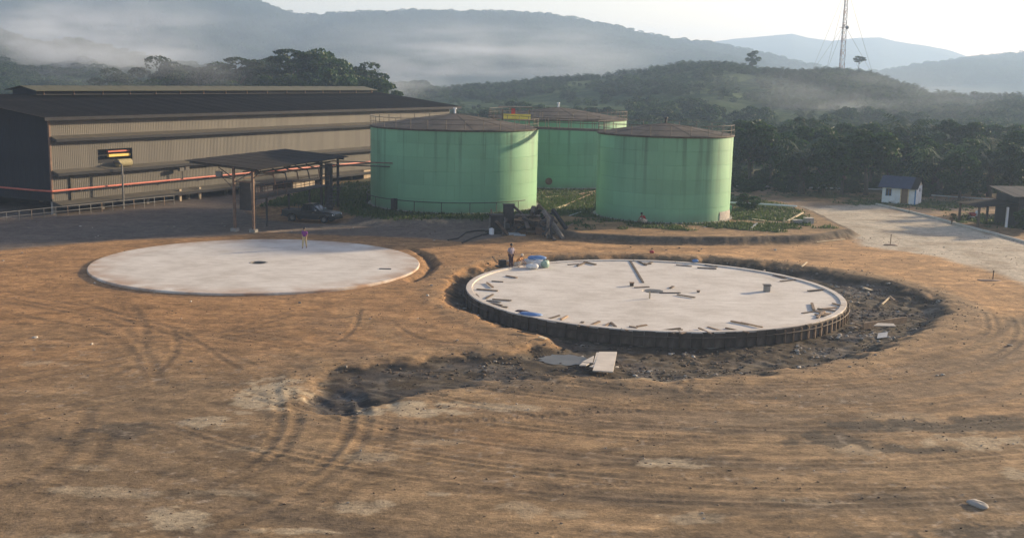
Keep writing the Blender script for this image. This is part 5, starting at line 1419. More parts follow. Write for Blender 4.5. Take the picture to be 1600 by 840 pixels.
# ================================================================== lattice mast on the hill
bx2, bz2 = on_hill(1308, 464)
top = AT(1327, -30, 464)
mast = thing('radio_mast', 'tall red and white lattice mast with guy wires on the hill crest', 'mast', (bx2, 464, bz2 - .3))
Hm = top.z - bz2
lx = (top.x - bx2) * .0
wm = lambda z: 1.35 - .75 * z / Hm
seg = 14
def corner(z, k):
    a = R(90 + 120 * k); return Vector((wm(z) * math.cos(a), wm(z) * math.sin(a), z))
for i in range(seg):
    z0, z1 = Hm * i / seg, Hm * (i + 1) / seg
    mb = MB()
    for k in range(3):
        mb.tube(corner(z0, k), corner(z1, k), .13, n=5)
        mb.tube(corner(z0, k), corner(z1, (k + 1) % 3), .07, n=4); mb.tube(corner(z1, k), corner(z0, (k + 1) % 3), .07, n=4); mb.tube(corner(z1, k), corner(z1, (k + 1) % 3), .07, n=4)
    mb.build('lattice_section', MAT['mast_red' if i % 2 else 'mast_white'], mast)
for k, (dx, dy) in enumerate(((-14, -6), (12, -4), (-2, 16))):
    for f in (.55, .95): 
        MB().tube((0, 0, Hm * f), (dx, dy, .5), .05, n=4).build('guy_wire', MAT['steel_grey'], mast)
MB().lathe([(.02, 0), (.55, .12), (.75, .35)], 14, axis='Y', c=(1.2, -.6, Hm * .52)).build('dish_antenna', MAT['mast_white'], mast)
MB().box((0, 0, Hm * .52), (3.6, 2.4, .12)).build('platform', MAT['steel_grey'], mast)

# ================================================================== road kerb, pipes on the ground
kl = W([(1374, 321), (1420, 331), (1480, 346.5), (1540, 362.5), (1600, 379), (1680, 402)])
kb = thing('kerb', 'pale concrete kerb along the right side of the road', 'kerb'); kb['kind'] = 'structure'
del kb['category']
kp = smooth_line(kl, 8)
dist = [0]
for a, b in zip(kp, kp[1:]): dist.append(dist[-1] + math.hypot(b[0] - a[0], b[1] - a[1]))
kme = MB().box((0, 0, 0), (1.46, .22, .34)).mesh('kerb_stone', MAT['kerb_concrete'])
sdist = 0
while sdist < dist[-1] - 1:
    i = max(0, int(np.searchsorted(dist, sdist)) - 1); f = (sdist - dist[i]) / (dist[i + 1] - dist[i])
    a, b = kp[i], kp[i + 1]
    x, y = a[0] + (b[0] - a[0]) * f, a[1] + (b[1] - a[1]) * f
    link('kerb_stone', kme, kb, (x, y, gz(x, y) + .03 + random.uniform(-.01, .01)), math.atan2(b[1] - a[1], b[0] - a[0]))
    sdist += 1.5
def ground_pipe(name, label, cat, px, h, r, mat, stands=True):
    pts = [GG(a, b) for a, b in px]
    t = thing(name, label, cat, pts[0])
    loc = [q - pts[0] + Vector((0, 0, h)) for q in pts]
    MB().path(loc, r, 7).build('pipe_run', MAT[mat], t)
    if stands:
        for a, b in zip(loc, loc[1:]):
            for f in (.1, .5, .9):
                q = a.lerp(b, f); MB().box((q.x, q.y, q.z - h / 2 - .05), (.12, .12, h + .1)).build('stand', MAT['old_concrete'], t)
ground_pipe('water_pipe', 'white pipe on low stands running right from the narrow tank', 'pipe', [(1138, 321), (1190, 323.5), (1245, 327)], .35, .10, 'white_paint')
ground_pipe('water_pipe', 'long pale pipe on low stands behind the grass toward the grove', 'pipe', [(1150, 294), (1220, 296), (1300, 298), (1385, 300)], .35, .10, 'galvanised')
ground_pipe('water_pipe', 'long pipe on low stands behind the white hut', 'pipe', [(1455, 309), (1510, 313), (1560, 316)], .35, .09, 'galvanised')
ground_pipe('hose', 'black hose lying from the pump across the yard', 'hose', [(700, 376), (716, 373), (728, 364), (745, 361), (770, 361)], .06, .07, 'tyre', False)
ground_pipe('hose', 'short black hose in front of the pump', 'hose', [(722, 380), (738, 373), (752, 368), (770, 365)], .06, .07, 'tyre', False)

# ================================================================== heap of gear in front of the wide tank
def box_thing(name, label, cat, px, py, size, rz, mat, lift=0.0, group=None, parts=None, bevel=.03):
    q = GG(px, py)
    t = thing(name, label, cat, (q.x, q.y, q.z + lift), rz, group)
    MB().box((0, 0, size[2] / 2), size).build('case', MAT[mat], t, bevel=bevel)
    for nm, c, s, m_ in (parts or []): MB().box(c, s).build(nm, MAT[m_], t)
    return t
pq = GG(777, 364)
pu = thing('water_pump', 'dark blue-grey engine pump on a skid in front of the wide tank', 'pump', pq, R(12))
for y in (-.5, .5): MB().box((0, y, .10), (2.2, .14, .2)).build('skid', MAT['steel_dark'], pu)
MB().box((-.15, 0, .95), (1.2, .9, 1.5)).build('engine', MAT['car_paint'], pu, bevel=.05)
MB().box((-.15, 0, 1.78), (1.35, 1.0, .12)).build('hood', MAT['steel_dark'], pu)
MB().tube((.5, 0, .55), (1.15, 0, .55), .38, n=14).build('impeller_housing', MAT['steel_dark'], pu)
MB().tube((-.6, .2, 1.7), (-.6, .2, 2.3), .07, n=8).build('exhaust', MAT['steel_rust'], pu)
for x in (-.85, .62): MB().box((x, -.47, .95), (.10, .06, 1.3)).build('strut', MAT['steel_grey'], pu)
q = GG(768, 366); mb = MB(); mb.tube((0, 0, 0), (0, 0, .55), .24, n=14); mb.tube((0, 0, .55), (0, 0, .62), .10, n=10)
tag(mb.build('jerrycan', MAT['white_paint'], None, q), 'small white drum at the foot of the engine pump', 'drum')
box_thing('switch_cabinet', 'dark green cabinet standing behind the engine pump', 'cabinet', 794, 352, (1.0, .8, 2.5), R(5), 'shed_wall', parts=[('door', (0, -.415, 1.25), (.86, .03, 2.2), 'steel_dark'), ('roof_plate', (0, 0, 2.54), (1.15, .95, .08), 'steel_dark')])
cq = GG(824, 364)
cr = thing('open_crate', 'weathered open timber crate frame leaning among the gear', 'crate', cq, R(-8))
for x in (-1.1, 0, 1.1):
    for y in (-.5, .5): MB().box((x, y, .85), (.12, .12, 1.7)).build('upright', MAT['dark_timber'], cr)
for z in (.25, .8, 1.35):
    for y in (-.58, .58): MB().box((0, y, z), (2.5, .05, .20)).build('slat', MAT['dark_timber' if z < 1 else 'timber'], cr)
for k in range(5): MB().box((-1.0 + k * .5, 0, 1.74), (.4, 1.3, .05)).build('top_board', MAT['dark_timber'], cr)
q0, q1 = GG(880, 364), GG(851, 366)
lg = MB(); e = AT(849, 330, q1.y + .5)
lg.path([Vector(q0), Vector(q0).lerp(e, .5) + Vector((.05, 0, .05)), e], [.24, .22, .20], 10)
tag(lg.build('leaning_log', MAT['log_bark']), 'thick pale log leaning up against the gear heap', 'log')
q = GG(857, 364)
mb = MB(); e = AT(856, 338, q.y)
mb.path([q, q.lerp(e, .5), e], [.16, .15, .13], 8); tag(mb.build('upright_post', MAT['log_bark']), 'short pale post standing behind the leaning log', 'post')
box_thing('steel_drum_rack', 'low rusty rack between the timber crate and the log', 'rack', 845, 366, (1.1, .8, .7), R(10), 'steel_rust', parts=[('bar', (0, 0, 1.0), (1.2, .08, .08), 'steel_dark'), ('leg', (-.5, 0, .85), (.08, .08, .4), 'steel_dark'), ('leg', (.5, 0, .85), (.08, .08, .4), 'steel_dark')])
for k, (px, py, s, lab) in enumerate([(800, 366, 1.0, 'grey sheet of metal lying before the dark green cabinet'), (812, 368, .7, 'small bent metal sheet lying before the timber crate')]):
    q = GG(px, py, .06); o = MB().box((0, 0, 0), (1.6 * s, .8 * s, .03)).build('metal_sheet', MAT['galvanised'], None, q, random.uniform(-.4, .4)); o.rotation_euler[0] = .12; tag(o, lab, 'sheet')
q = GG(838, 345)
bs_ = thing('leafy_bush', 'dark bush growing behind the gear heap', 'bush', (q.x, q.y, q.z)); bs_.scale = (.28, .28, .26)
link('foliage', TREE_KINDS[4][0], bs_, (0, 0, 3.0)); link('stem', TREE_KINDS[4][1], bs_)
q = GG(1168, 328)
bs_ = thing('leafy_bush', 'dark bush beside the white pipe right of the narrow tank', 'bush', (q.x, q.y, q.z)); bs_.scale = (.45, .4, .30)
link('foliage', TREE_KINDS[4][0], bs_, (0, 0, 3.2)); link('stem', TREE_KINDS[4][1], bs_)
q = GG(1487, 350)
bs_ = thing('dry_shrub', 'thin brown shrub beside the kerb near the motorcycle', 'shrub', (q.x, q.y, q.z)); bs_.scale = (.20, .20, .24)
mb = MB(); rs = random.Random(3)
for k in range(26):
    a = rs.uniform(0, 6.28); h = rs.uniform(3, 6)
    mb.path([(0, 0, 0), (math.cos(a) * h * .15, math.sin(a) * h * .15, h * .5), (math.cos(a) * h * .4, math.sin(a) * h * .4, h)], [.12, .08, .03], 4)
mb.build('twigs', MAT['steel_rust'], bs_)
link('foliage', TREE_KINDS[5][0], bs_, (0, 0, 3.4)).scale = (.6, .6, .6)

rh = random.Random(31)
for k in range(60):
    px, py = min(878, max(784, rh.gauss(830, 24))), rh.uniform(350, 369)
    q = GG(px, py)
    q.z += rh.random() * .9 * math.exp(-((px - 832) / 26) ** 2)
    L = rh.uniform(.8, 3.0); ti = rh.uniform(.05, .85)
    mb = MB().box((0, 0, 0), (L, rh.uniform(.10, .40), rh.uniform(.08, .3)))
    o = mb.build('scrap_timber', MAT[rh.choice(('dark_timber', 'dark_timber', 'steel_dark', 'interior_dark', 'form_board'))], None, (q.x, q.y, q.z + L / 2 * math.sin(ti) + .05))
    o.rotation_euler = (rh.uniform(-.3, .3), -ti * rh.choice((-1, 1)), rh.uniform(0, 3.1))
    tag(o, 'dark scrap beam tumbled in the gear heap before the wide tank', 'scrap', 'scrap beams in the gear heap')
q = G(788, 418, SB_Z)
vm = thing('plate_compactor', 'low dark compacting machine at the feet of the person in lilac', 'machine', (q.x - .2, q.y, .02 + SB_Z), R(20))
MB().box((0, 0, .10), (.95, .6, .12)).build('base_plate', MAT['steel_dark'], vm, bevel=.03)
MB().box((.05, 0, .38), (.55, .42, .42)).build('engine', MAT['car_trim'], vm, bevel=.04)
mb = MB(); mb.path([(-.35, -.2, .3), (-.75, -.2, .85), (-.75, .2, .85), (-.35, .2, .3)], .025, 6); mb.build('handle', MAT['steel_dark'], vm)
# ================================================================== loose timber
def board(name, label, cat, a, b, z, w, th, mat, group=None, za=0.0, zb=0.0):
    """a plank from one spot to another, lying at height z"""
    pa_, pb_ = (G(*a, z), G(*b, z)) if z is not None else (GG(*a), GG(*b))
    pa_ = pa_ + Vector((0, 0, th / 2 + .006 + za)); pb_ = pb_ + Vector((0, 0, th / 2 + .006 + zb))
    d = pb_ - pa_
    L = max(d.length, .3)
    o = MB().box((0, 0, 0), (L, w, th)).build(name, MAT[mat], None, (pa_ + pb_) / 2)
    o.rotation_euler = (0, -math.asin(max(-1, min(1, d.z / L))), math.atan2(d.y, d.x))
    return tag(o, label, cat, group)
def z2(q): return 720 + q[0] / 4.666, 370 + q[1] / 4.666
def z3(q): return 1020 + q[0] / 4.668, 380 + q[1] / 4.668
def z7(q): return 960 + q[0] / 5.714, 430 + q[1] / 5.714
rt = random.Random(17)
CL = {
 'timber offcut from the left, along the left rim of the boarded slab': (z2, [(330, 285, 410, 300), (225, 325, 310, 330), (190, 335, 235, 370), (115, 383, 270, 395), (185, 450, 235, 420), (110, 420, 130, 445)]),
 'grey timber offcut in the bundle at the lower left rim of the slab': (z2, [(190, 465, 290, 480), (230, 455, 370, 465), (200, 480, 300, 500), (280, 510, 340, 515)]),
 'timber offcut from the left, along the near rim of the boarded slab': (z2, [(640, 600, 720, 575), (640, 605, 760, 630), (730, 605, 775, 580), (850, 655, 890, 620), (920, 660, 1010, 620), (1035, 665, 1085, 630), (1095, 628, 1130, 660), (1185, 665, 1215, 685), (1230, 655, 1285, 665), (1285, 655, 1355, 643), (1465, 690, 1490, 682)]),
 'timber offcut from the left, front right part of the boarded slab': (z3, [(60, 640, 200, 622), (140, 658, 210, 630), (200, 660, 280, 640), (335, 620, 430, 665), (400, 610, 535, 650), (530, 620, 700, 655), (570, 570, 700, 595), (640, 580, 800, 615)]),
 'timber offcut in the loose heap at the right rim of the slab': (z3, [(1090, 512, 1230, 490), (1120, 600, 1190, 570), (1200, 480, 1340, 497), (1310, 440, 1390, 460), (1160, 440, 1175, 490), (1180, 520, 1300, 540), (1220, 510, 1280, 550), (1200, 545, 1250, 500), (1240, 480, 1340, 470), (1190, 500, 1290, 520), (1215, 530, 1300, 515)]),
 'dark timber offcut from the left, near the far right slab rim': (z3, [(880, 235, 970, 260), (900, 238, 960, 250), (930, 278, 1045, 265), (1130, 350, 1240, 340)]),
 'dark timber offcut from the left, near the middle of the far rim': (z3, [(170, 160, 285, 170), (325, 180, 465, 188), (380, 160, 470, 175)]),
 'dark timber offcut from the left, beside the sacks at the far rim': (z2, [(780, 205, 860, 200), (850, 215, 920, 185), (900, 185, 985, 205)]),
 'dark timber offcut from the left, by the far end of the long plank': (z2, [(1295, 180, 1350, 210), (1340, 205, 1395, 185), (1320, 195, 1390, 200)]),
 'dark board from the left, beside the sump of the boarded slab': (z7, [(180, 112, 310, 105), (400, 158, 590, 158), (560, 175, 720, 200), (500, 115, 525, 100)])}
for lab, (zf, segs) in CL.items():
    for i, (a, b, c, d_) in enumerate(sorted(segs, key=lambda s: s[0])):
        m_ = 'dark_timber' if 'dark' in lab or 'grey' in lab else rt.choice(('timber', 'timber', 'dark_timber'))
        lab2 = lab if 'heap' in lab or 'bundle' in lab else ORD[i] + ' ' + lab
        board('timber_offcut', lab2, 'timber', zf((a, b)), zf((c, d_)), SB_Z + .012 * (i % 4), rt.uniform(.10, .20), rt.uniform(.04, .08), m_, lab.replace('offcut', 'offcuts').replace('board ', 'boards '))
board('timber_plank', 'long thin dark plank lying from the far rim toward the sump', 'plank', z2((1235, 175)), z2((1330, 335)), SB_Z, .16, .05, 'dark_timber')
def stub(name, label, cat, px, py, size, mat, capm=None):
    q = G(px, py, SB_Z)
    t = thing(name, label, cat, (q.x, q.y, SB_Z))
    MB().box((0, 0, size[2] / 2 + .004), size).build('block', MAT[mat], t, bevel=.01)
    if capm: MB().box((0, 0, size[2] + .03), (size[0] * 1.3, size[1] * 1.3, .05)).build('top_plate', MAT[capm], t)
stub('concrete_block', 'squat grey block with a flat top standing on the right of the slab', 'block', 1198, 455, (.42, .4, .44), 'old_concrete', 'steel_dark')
stub('timber_block', 'small dark timber block on the slab left of the long plank', 'block', 987, 446.5, (.26, .24, .22), 'dark_timber', 'timber')
stub('timber_block', 'small dark block on the slab right of the sump', 'block', 1091, 456.5, (.18, .16, .10), 'dark_timber', 'timber')
q = G(1015, 466, SB_Z); mb = MB().box((0, 0, .24), (.09, .09, .48)); tag(mb.build('timber_peg', MAT['pale_timber'], None, (q.x, q.y, SB_Z)), 'short pale timber peg standing in front of the sump', 'peg')
for k, (px, py, w_, lab) in enumerate([(842, 436, .20, 'left'), (851, 461, .16, 'right')]):
    pass
# sacks and sheeting beside the workers
def cushion(name, label, cat, loc, size, rz, mat, group=None, seed=0, tilt=0):
    rs = np.random.default_rng(seed)
    mb = MB(); n, m2 = 14, 9
    vs = []
    for i in range(m2 + 1):
        v = math.pi * i / m2
        for j in range(n):
            u = 2 * math.pi * j / n
            se = lambda c, e: math.copysign(abs(c) ** e, c)
            x = se(math.cos(u), .6) * math.sin(v) ** .6; y = se(math.sin(u), .6) * math.sin(v) ** .6; z = math.cos(v)
            k = 1 + .10 * math.sin(3 * u + seed) * math.cos(2 * v) + rs.uniform(-.03, .03)
            vs.append((x * size[0] / 2 * k, y * size[1] / 2 * k, (z * .5 * k + .5) * size[2]))
    fs = [(i * n + j, (i + 1) * n + j, (i + 1) * n + (j + 1) % n, i * n + (j + 1) % n) for i in range(m2) for j in range(n)]
    mb.add(vs, fs)
    o = mb.build(name, MAT[mat], None, loc, rz, smooth=True); o.rotation_euler[0] = tilt
    return tag(o, label, cat, group)
for px, py, sz, rz, m_, lab in [(832, 420, (1.0, .65, .42), .2, 'sack_white', 'big white sack at the front of the bundle by the workers'), (842, 417, (.95, .6, .55), -.3, 'sack_white', 'white sack right of the front sack by the workers'),
                                (826, 414, (1.1, .7, .50), .5, 'galvanised', 'grey sack nearest the crouching person in orange'), (852, 418, (.7, .55, .60), .9, 'tarp_green', 'pale green sack at the right end of the bundle')]:
    q = G(px, py, SB_Z); cushion('cement_sack', lab, 'sack', (q.x, q.y, SB_Z), sz, rz, m_, 'sacks beside the workers', int(px))
q = G(838, 413, SB_Z); cushion('blue_sheeting', 'blue plastic sheeting bundled on top of the sacks', 'sheeting', (q.x, q.y, SB_Z + .35), (1.5, .8, .36), .15, 'tarp_blue', None, 5)
q = G(829, 493, SB_Z); cushion('blue_sheeting', 'crumpled blue sheeting on the near left rim of the slab', 'sheeting', (q.x, q.y, SB_Z), (1.5, .7, .20), -.5, 'tarp_blue', None, 9)
q = G(815, 488, SB_Z); cushion('cloth_heap', 'flat dark cloth heap left of the crumpled blue sheeting', 'cloth', (q.x, q.y, SB_Z), (.9, .6, .14), -.5, 'cloth_maroon', None, 10)
q = GG(1018, 401); cushion('red_bag', 'small red bag lying behind the far rim of the slab', 'bag', (q.x, q.y, q.z + .02), (.42, .3, .24), 0, 'red_plastic', None, 12)
q = G(1086, 412, SB_Z); cushion('blue_bag', 'small blue bag on the far rim of the slab', 'bag', (q.x, q.y, SB_Z + .12), (.5, .35, .25), 0, 'tarp_blue', None, 13)
# planks round the tanks
for a, b, w_, m_, lab in [((871, 326), (884, 321), .35, 'pale_timber', 'short wide pale plank on the grass left of the narrow tank'), ((884, 321), (925, 303), .16, 'timber', 'long narrow plank on the grass pointing at the rear tank'), ((852, 309), (872, 307), .2, 'pale_timber', 'thin plank on the grass close to the wide tank'),
                          ((890, 338), (908, 332), .14, 'galvanised', 'thin grey plank on the dark earth left of the narrow tank'), ((886, 356), (896, 350), .14, 'timber', 'short plank lying right of the leaning log'), ((900, 305), (932, 299), .14, 'timber', 'thin plank lying at the foot of the rear tank'),
                          ((1175, 343), (1197, 346), .22, 'pale_timber', 'pale plank on the grass right of the narrow tank'), ((1200, 347), (1220, 349), .18, 'pale_timber', 'thin pale plank beside the upright scraps on the grass'), ((1231, 346), (1254, 337), .24, 'pale_timber', 'bright pale plank propped up beside the grey box'),
                          ((1174, 357), (1183, 350), .18, 'galvanised', 'short grey plank in front of the grass right of the tank'), ((1275, 379), (1320, 375), .14, 'pale_timber', 'thin pale batten at the edge of the earth bank by the road')]:
    board('timber_plank', lab, 'plank', a, b, None, w_, .07, m_, None, .04, .30 if 'propped' in lab else .04)
box_thing('stone_box', 'square pale box beside the propped plank on the bank', 'box', 1263, 349, (.85, .8, .55), R(12), 'stone', parts=[('lid', (0, 0, .57), (.9, .85, .05), 'plywood')])
box_thing('stone_box', 'low grey box left of the square pale box on the bank', 'box', 1246, 349, (1.0, .6, .35), R(5), 'old_concrete', parts=[('lid', (0, 0, .37), (1.05, .65, .04), 'plywood')])
q = GG(1225, 349); mb = MB().box((0, 0, .3), (.12, .1, .6)).box((.12, .05, .2), (.3, .1, .1)); tag(mb.build('timber_scrap', MAT['pale_timber'], None, q), 'upright pale timber scraps between the planks on the grass', 'scrap')
# white form sheet across the trench and its broken neighbours
def sheet(name, label, cat, corners, mat, th=.05):
    vs = [Vector(c) for c in corners]; n = len(vs)
    mb = MB().add([tuple(v) for v in vs] + [(v.x, v.y, v.z - th) for v in vs], [tuple(range(n)), tuple(range(2 * n - 1, n - 1, -1))] + [(i, n + i, n + (i + 1) % n, (i + 1) % n) for i in range(n)])
    return tag(mb.build(name, MAT[mat]), label, cat)
sheet('form_sheet', 'large pale rectangular sheet laid across the trench edge', 'sheet', [G(926, 578, .12), G(958, 580, .12), G(964, 549, .02), G(936, 549, .02)], 'plywood', .06)
sheet('form_sheet', 'narrow pale strip of sheet along the left side of the large sheet', 'sheet', [G(927, 567, .06), G(931, 567, .06), G(936, 550, .02), G(932, 550, .02)], 'plywood')
sheet('form_sheet', 'pale triangular piece of sheet left of the large sheet', 'sheet', [G(909, 565, .05), G(926, 566, .05), G(928, 555, .10)], 'plywood')
sheet('form_sheet', 'small pale scrap of sheet below the triangular piece', 'sheet', [G(905, 570, .06), G(916, 570, .06), G(921, 567, .06), G(910, 566, .06)], 'plywood')
sheet('form_sheet', 'small pale scrap of sheet touching the lower corner of the large sheet', 'sheet', [G(921, 572, .08), G(928, 573, .08), G(929, 568, .08)], 'plywood')
# boards by the right-hand trench
for a, b, w_, za, m_, lab in [((1348, 518), (1415, 508), .10, .35, 'timber', 'long brown board on edge in the trench right of the slab'), ((1336, 512), (1350, 516), .12, .2, 'timber', 'short brown board at the left end of the long board'), ((1378, 478), (1391, 467), .10, .1, 'pale_timber', 'pale stick leaning on the mound right of the slab'),
                              ((1390, 467), (1398, 472), .12, .15, 'timber', 'short stick on the mound right of the slab'), ((1350, 451), (1362, 455), .25, .05, 'pale_timber', 'pale scrap of wood on the far bank of the trench'), ((1252, 428), (1260, 421), .10, .2, 'pale_timber', 'thin pale stake leaning at the far rim of the slab'),
                              ((843, 528), (853, 531), .25, .05, 'pale_timber', 'pale wood scrap on the tip of the earth bank'), ((808, 520), (838, 525), .08, .08, 'dark_timber', 'dark stick on the bank below the left rim of the slab'), ((834, 512), (840, 519), .08, .12, 'timber', 'short pale stick by the formwork on the left'),
                              ((1186, 524), (1194, 533), .07, .1, 'pale_timber', 'thin stick leaning against the near formwork, left of a pair'), ((1212, 521), (1222, 535), .07, .1, 'pale_timber', 'thin stick leaning against the near formwork, right of a pair')]:
    th = .42 if 'on edge' in lab else .06
    board('timber_board', lab, 'board', a, b, None, w_, th, m_, None, za - (.2 if th > .3 else 0), za - (.2 if th > .3 else 0))
sheet('form_sheet', 'pale piece of plywood lying behind the long board in the trench', 'sheet', [G(1365, 508, .12), G(1400, 509, .12), G(1396, 505, .16), G(1372, 504, .16)], 'plywood')
q = GG(1393, 505); cushion('white_bag', 'small white bag beside the plywood in the trench', 'bag', (q.x, q.y, q.z), (.3, .25, .26), 0, 'sack_white', None, 15)
sheet('metal_sheet', 'grey metal scrap lying in the mud below the long board', 'sheet', [GG(1370, 530, .08), GG(1386, 528, .08), GG(1387, 521, .12), GG(1372, 523, .12)], 'galvanised', .02)
# survey stakes
for px, py, h, lab in [(1391, 382, 1.0, 'thin wooden stake on a little mound on the pale road'), (1551, 437, .75, 'short dark stake in the sand at the edge of the road'), (1420, 333, .9, 'thin stake beside the kerb in front of the hut')]:
    q = GG(px, py); mb = MB().tube((0, 0, -.2), (.02, 0, h), .04, .035, n=6); mb.box((.02, 0, h - .08), (.12, .02, .08))
    tag(mb.build('survey_stake', MAT['dark_timber' if py > 400 else 'timber'], None, q), lab, 'stake')
for px, py, s, lab in [(1391, 383, (1.3, .7, .14), 'flat mound of earth round the stake on the road'), (1545, 438, (1.8, .8, .12), 'flat mound of earth round the short dark stake')]:
    q = GG(px, py); cushion('earth_mound', lab, 'mound', (q.x, q.y, q.z - .05), s, 0, 'door_brown', None, int(py))
# stones lying in the foreground
def stone(label, px, py, size, mat, seed, group=None):
    q = GG(px, py); o = cushion('stone', label, 'stone', (q.x, q.y, q.z - size[2] * .25), size, seed, mat, group, seed); return o
stone('smooth pale grey stone in the near right of the bare ground', 1528, 789, (.8, .5, .2), 'stone', 2)

# water standing in the trench
q = GG(882, 566)
rs = random.Random(8)
mb = MB(); nn_ = 28
mb.add([(math.cos(2 * math.pi * i / nn_) * 1.35 * (1 + .12 * math.sin(3 * i)), math.sin(2 * math.pi * i / nn_) * 1.15 * (1 + .10 * math.cos(2 * i + 1)), 0) for i in range(nn_)], [tuple(range(nn_))])
wm_, wnt, wbs = nodes_of('muddy_water')
wbs.inputs['Base Color'].default_value = (.10, .10, .095, 1); wbs.inputs['Roughness'].default_value = .4; wbs.inputs['Specular IOR Level'].default_value = .25
wnt.links.new(ramp(wnt, noise(wnt, .9, 3, .5), [(.3, (.08, .078, .07)), (.7, (.13, .125, .11))]).outputs[0], wbs.inputs['Base Color'])
tag(mb.build('puddle', wm_, None, (q.x, q.y, q.z + .16)), 'grey puddle in the trench left of the pale sheet', kind='structure')

# ================================================================== clods and rubble, too many to count
def lumps(name, label, mat, pts, sizes, seed):
    rs = np.random.default_rng(seed)
    ico = np.array([(0, 0, 1), (.894, 0, .447), (.276, .851, .447), (-.724, .526, .447), (-.724, -.526, .447), (.276, -.851, .447), (.724, .526, -.447), (-.276, .851, -.447), (-.894, 0, -.447), (-.276, -.851, -.447), (.724, -.526, -.447), (0, 0, -1)])
    fc = np.array([(0, 1, 2), (0, 2, 3), (0, 3, 4), (0, 4, 5), (0, 5, 1), (1, 6, 2), (2, 7, 3), (3, 8, 4), (4, 9, 5), (5, 10, 1), (2, 6, 7), (3, 7, 8), (4, 8, 9), (5, 9, 10), (1, 10, 6), (6, 11, 7), (7, 11, 8), (8, 11, 9), (9, 11, 10), (10, 11, 6)])
    n = len(pts)
    V = ico[None] * rs.uniform(.7, 1.25, (n, 12, 1))
    sc3 = sizes[:, None] * rs.uniform(.7, 1.3, (n, 3)) * np.array([1.15, 1.15, .62])
    V = V * sc3[:, None, :]
    a = rs.uniform(0, 6.28, n); c, s_ = np.cos(a), np.sin(a)
    V = np.stack([V[..., 0] * c[:, None] - V[..., 1] * s_[:, None], V[..., 0] * s_[:, None] + V[..., 1] * c[:, None], V[..., 2]], -1) + pts[:, None, :]
    F = (fc[None] + (np.arange(n) * 12)[:, None, None]).reshape(-1, 3)
    o = link(name, np_mesh(name, V.reshape(-1, 3), F, mat, False)); tag(o, label, kind='stuff'); return o
def clod_material(name, a, b):
    mt, nt, bs = nodes_of(name)
    g = N(nt, 'ShaderNodeNewGeometry'); r_ = ramp(nt, g.outputs['Random Per Island'], [(0, a), (1, b)])
    nt.links.new(r_.outputs[0], bs.inputs['Base Color']); bs.inputs['Roughness'].default_value = .95; bs.inputs['Specular IOR Level'].default_value = .15
    return mt
CM1, CM2, CM3 = clod_material('clods_dark', (.065, .052, .04), (.17, .13, .098)), clod_material('clods_brown', (.13, .095, .065), (.26, .19, .13)), clod_material('rubble_pale', (.22, .19, .155), (.50, .45, .38))
def pick(n, weight, lo, hi, seed, power=2.2, sink=.15):
    """ground vertices drawn by weight"""
    rs = np.random.default_rng(seed)
    k = (Y_ > 29) & (Y_ < 112) & (np.abs(X_) < Y_ * .5 + 2)
    w = np.where(k, weight, 0) * 1.0
    # vertices thin out with distance: even the density out
    w = w * (np.clip(Y_, 30, 140) / 34) ** 1.4
    w = w / w.sum()
    i = rs.choice(len(X_), n, p=w)
    s = lo + (hi - lo) * rs.random(n) ** power
    return np.stack([X_[i] + rs.uniform(-.06, .06, n), Y_[i] + rs.uniform(-.1, .1, n), GH[i] + s * sink], 1), s
slabm = (FL['da'] > SLAB_A[2] + .2) & (FL['rr'] > SLAB_B[2] + .35)
P, s_ = pick(4200, (FL['tren'] * (.25 + 1.5 * sstep(.45, .62, fbm(X_ / 1.7, Y_ / 1.7, 151, 3))) + dark * .35 + FL['pit']) * slabm, .015, .12, 1, 3)
s_ = np.where(P[:, 1] < 55, s_ * .4, s_); lumps('mud_clods', 'dark mud clods heaped in the trench', CM1, P, s_, 1)
P, s_ = pick(4200, (np.clip(FL['lip'], 0, 1.2) * .8 + .03 + pale * .3 + FL['trk'] * .15 + sstep(.55, .7, med) * .25) * slabm, .012, .06, 2, 3); lumps('soil_clods', 'brown soil crumbs scattered over the bare ground', CM2, P, s_, 2)
P, s_ = pick(1000, (FL['tren'] * sstep(.5, .62, fbm(X_ / 2.5, Y_ / 2.5, 141, 3)) + pale * .25 + speck * .2 + .006) * slabm, .02, .15, 3, 3); s_ = np.where(P[:, 1] < 56, np.minimum(s_, .045), s_); lumps('pale_rubble', 'pale stones and scraps scattered in the mud', CM3, P, s_, 3)
# grass on the pads
gk = np.where((grassm > .35) & (Y_ > 100) & (Y_ < 150) & (np.abs(X_) < 60), grassm, 0)
for tx, ty, tr in TANKS: gk = np.where(np.hypot(X_ - tx, Y_ - ty) < tr + .5, 0, gk)
gk = gk + blobs(X_, Y_, GRASSY, 121, 1.5) * .8
gi_ = np.random.default_rng(4).choice(len(X_), 15000, p=gk / gk.sum())
rs = np.random.default_rng(6)
n = len(gi_)
B0 = np.stack([X_[gi_] + rs.uniform(-.1, .1, n), Y_[gi_] + rs.uniform(-.25, .25, n), GH[gi_] - .03], 1)
B0 = np.repeat(B0, 3, 0) + np.concatenate([rs.uniform(-.14, .14, (3 * n, 2)), np.zeros((3 * n, 1))], 1)
a = rs.uniform(0, 6.28, 3 * n); w_ = rs.uniform(.05, .10, 3 * n); hh = rs.uniform(.10, .36, 3 * n)
dv_ = np.stack([np.cos(a) * w_, np.sin(a) * w_, np.zeros(3 * n)], 1)
tip = B0 + np.stack([rs.uniform(-.15, .15, 3 * n), rs.uniform(-.15, .15, 3 * n), hh], 1)
V = np.stack([B0 - dv_, B0 + dv_, tip], 1).reshape(-1, 3)
o = link('grass', np_mesh('grass', V, np.arange(9 * n).reshape(-1, 3), MAT['grass'], False)); tag(o, 'rough grass growing round the tanks and by the road', kind='stuff')
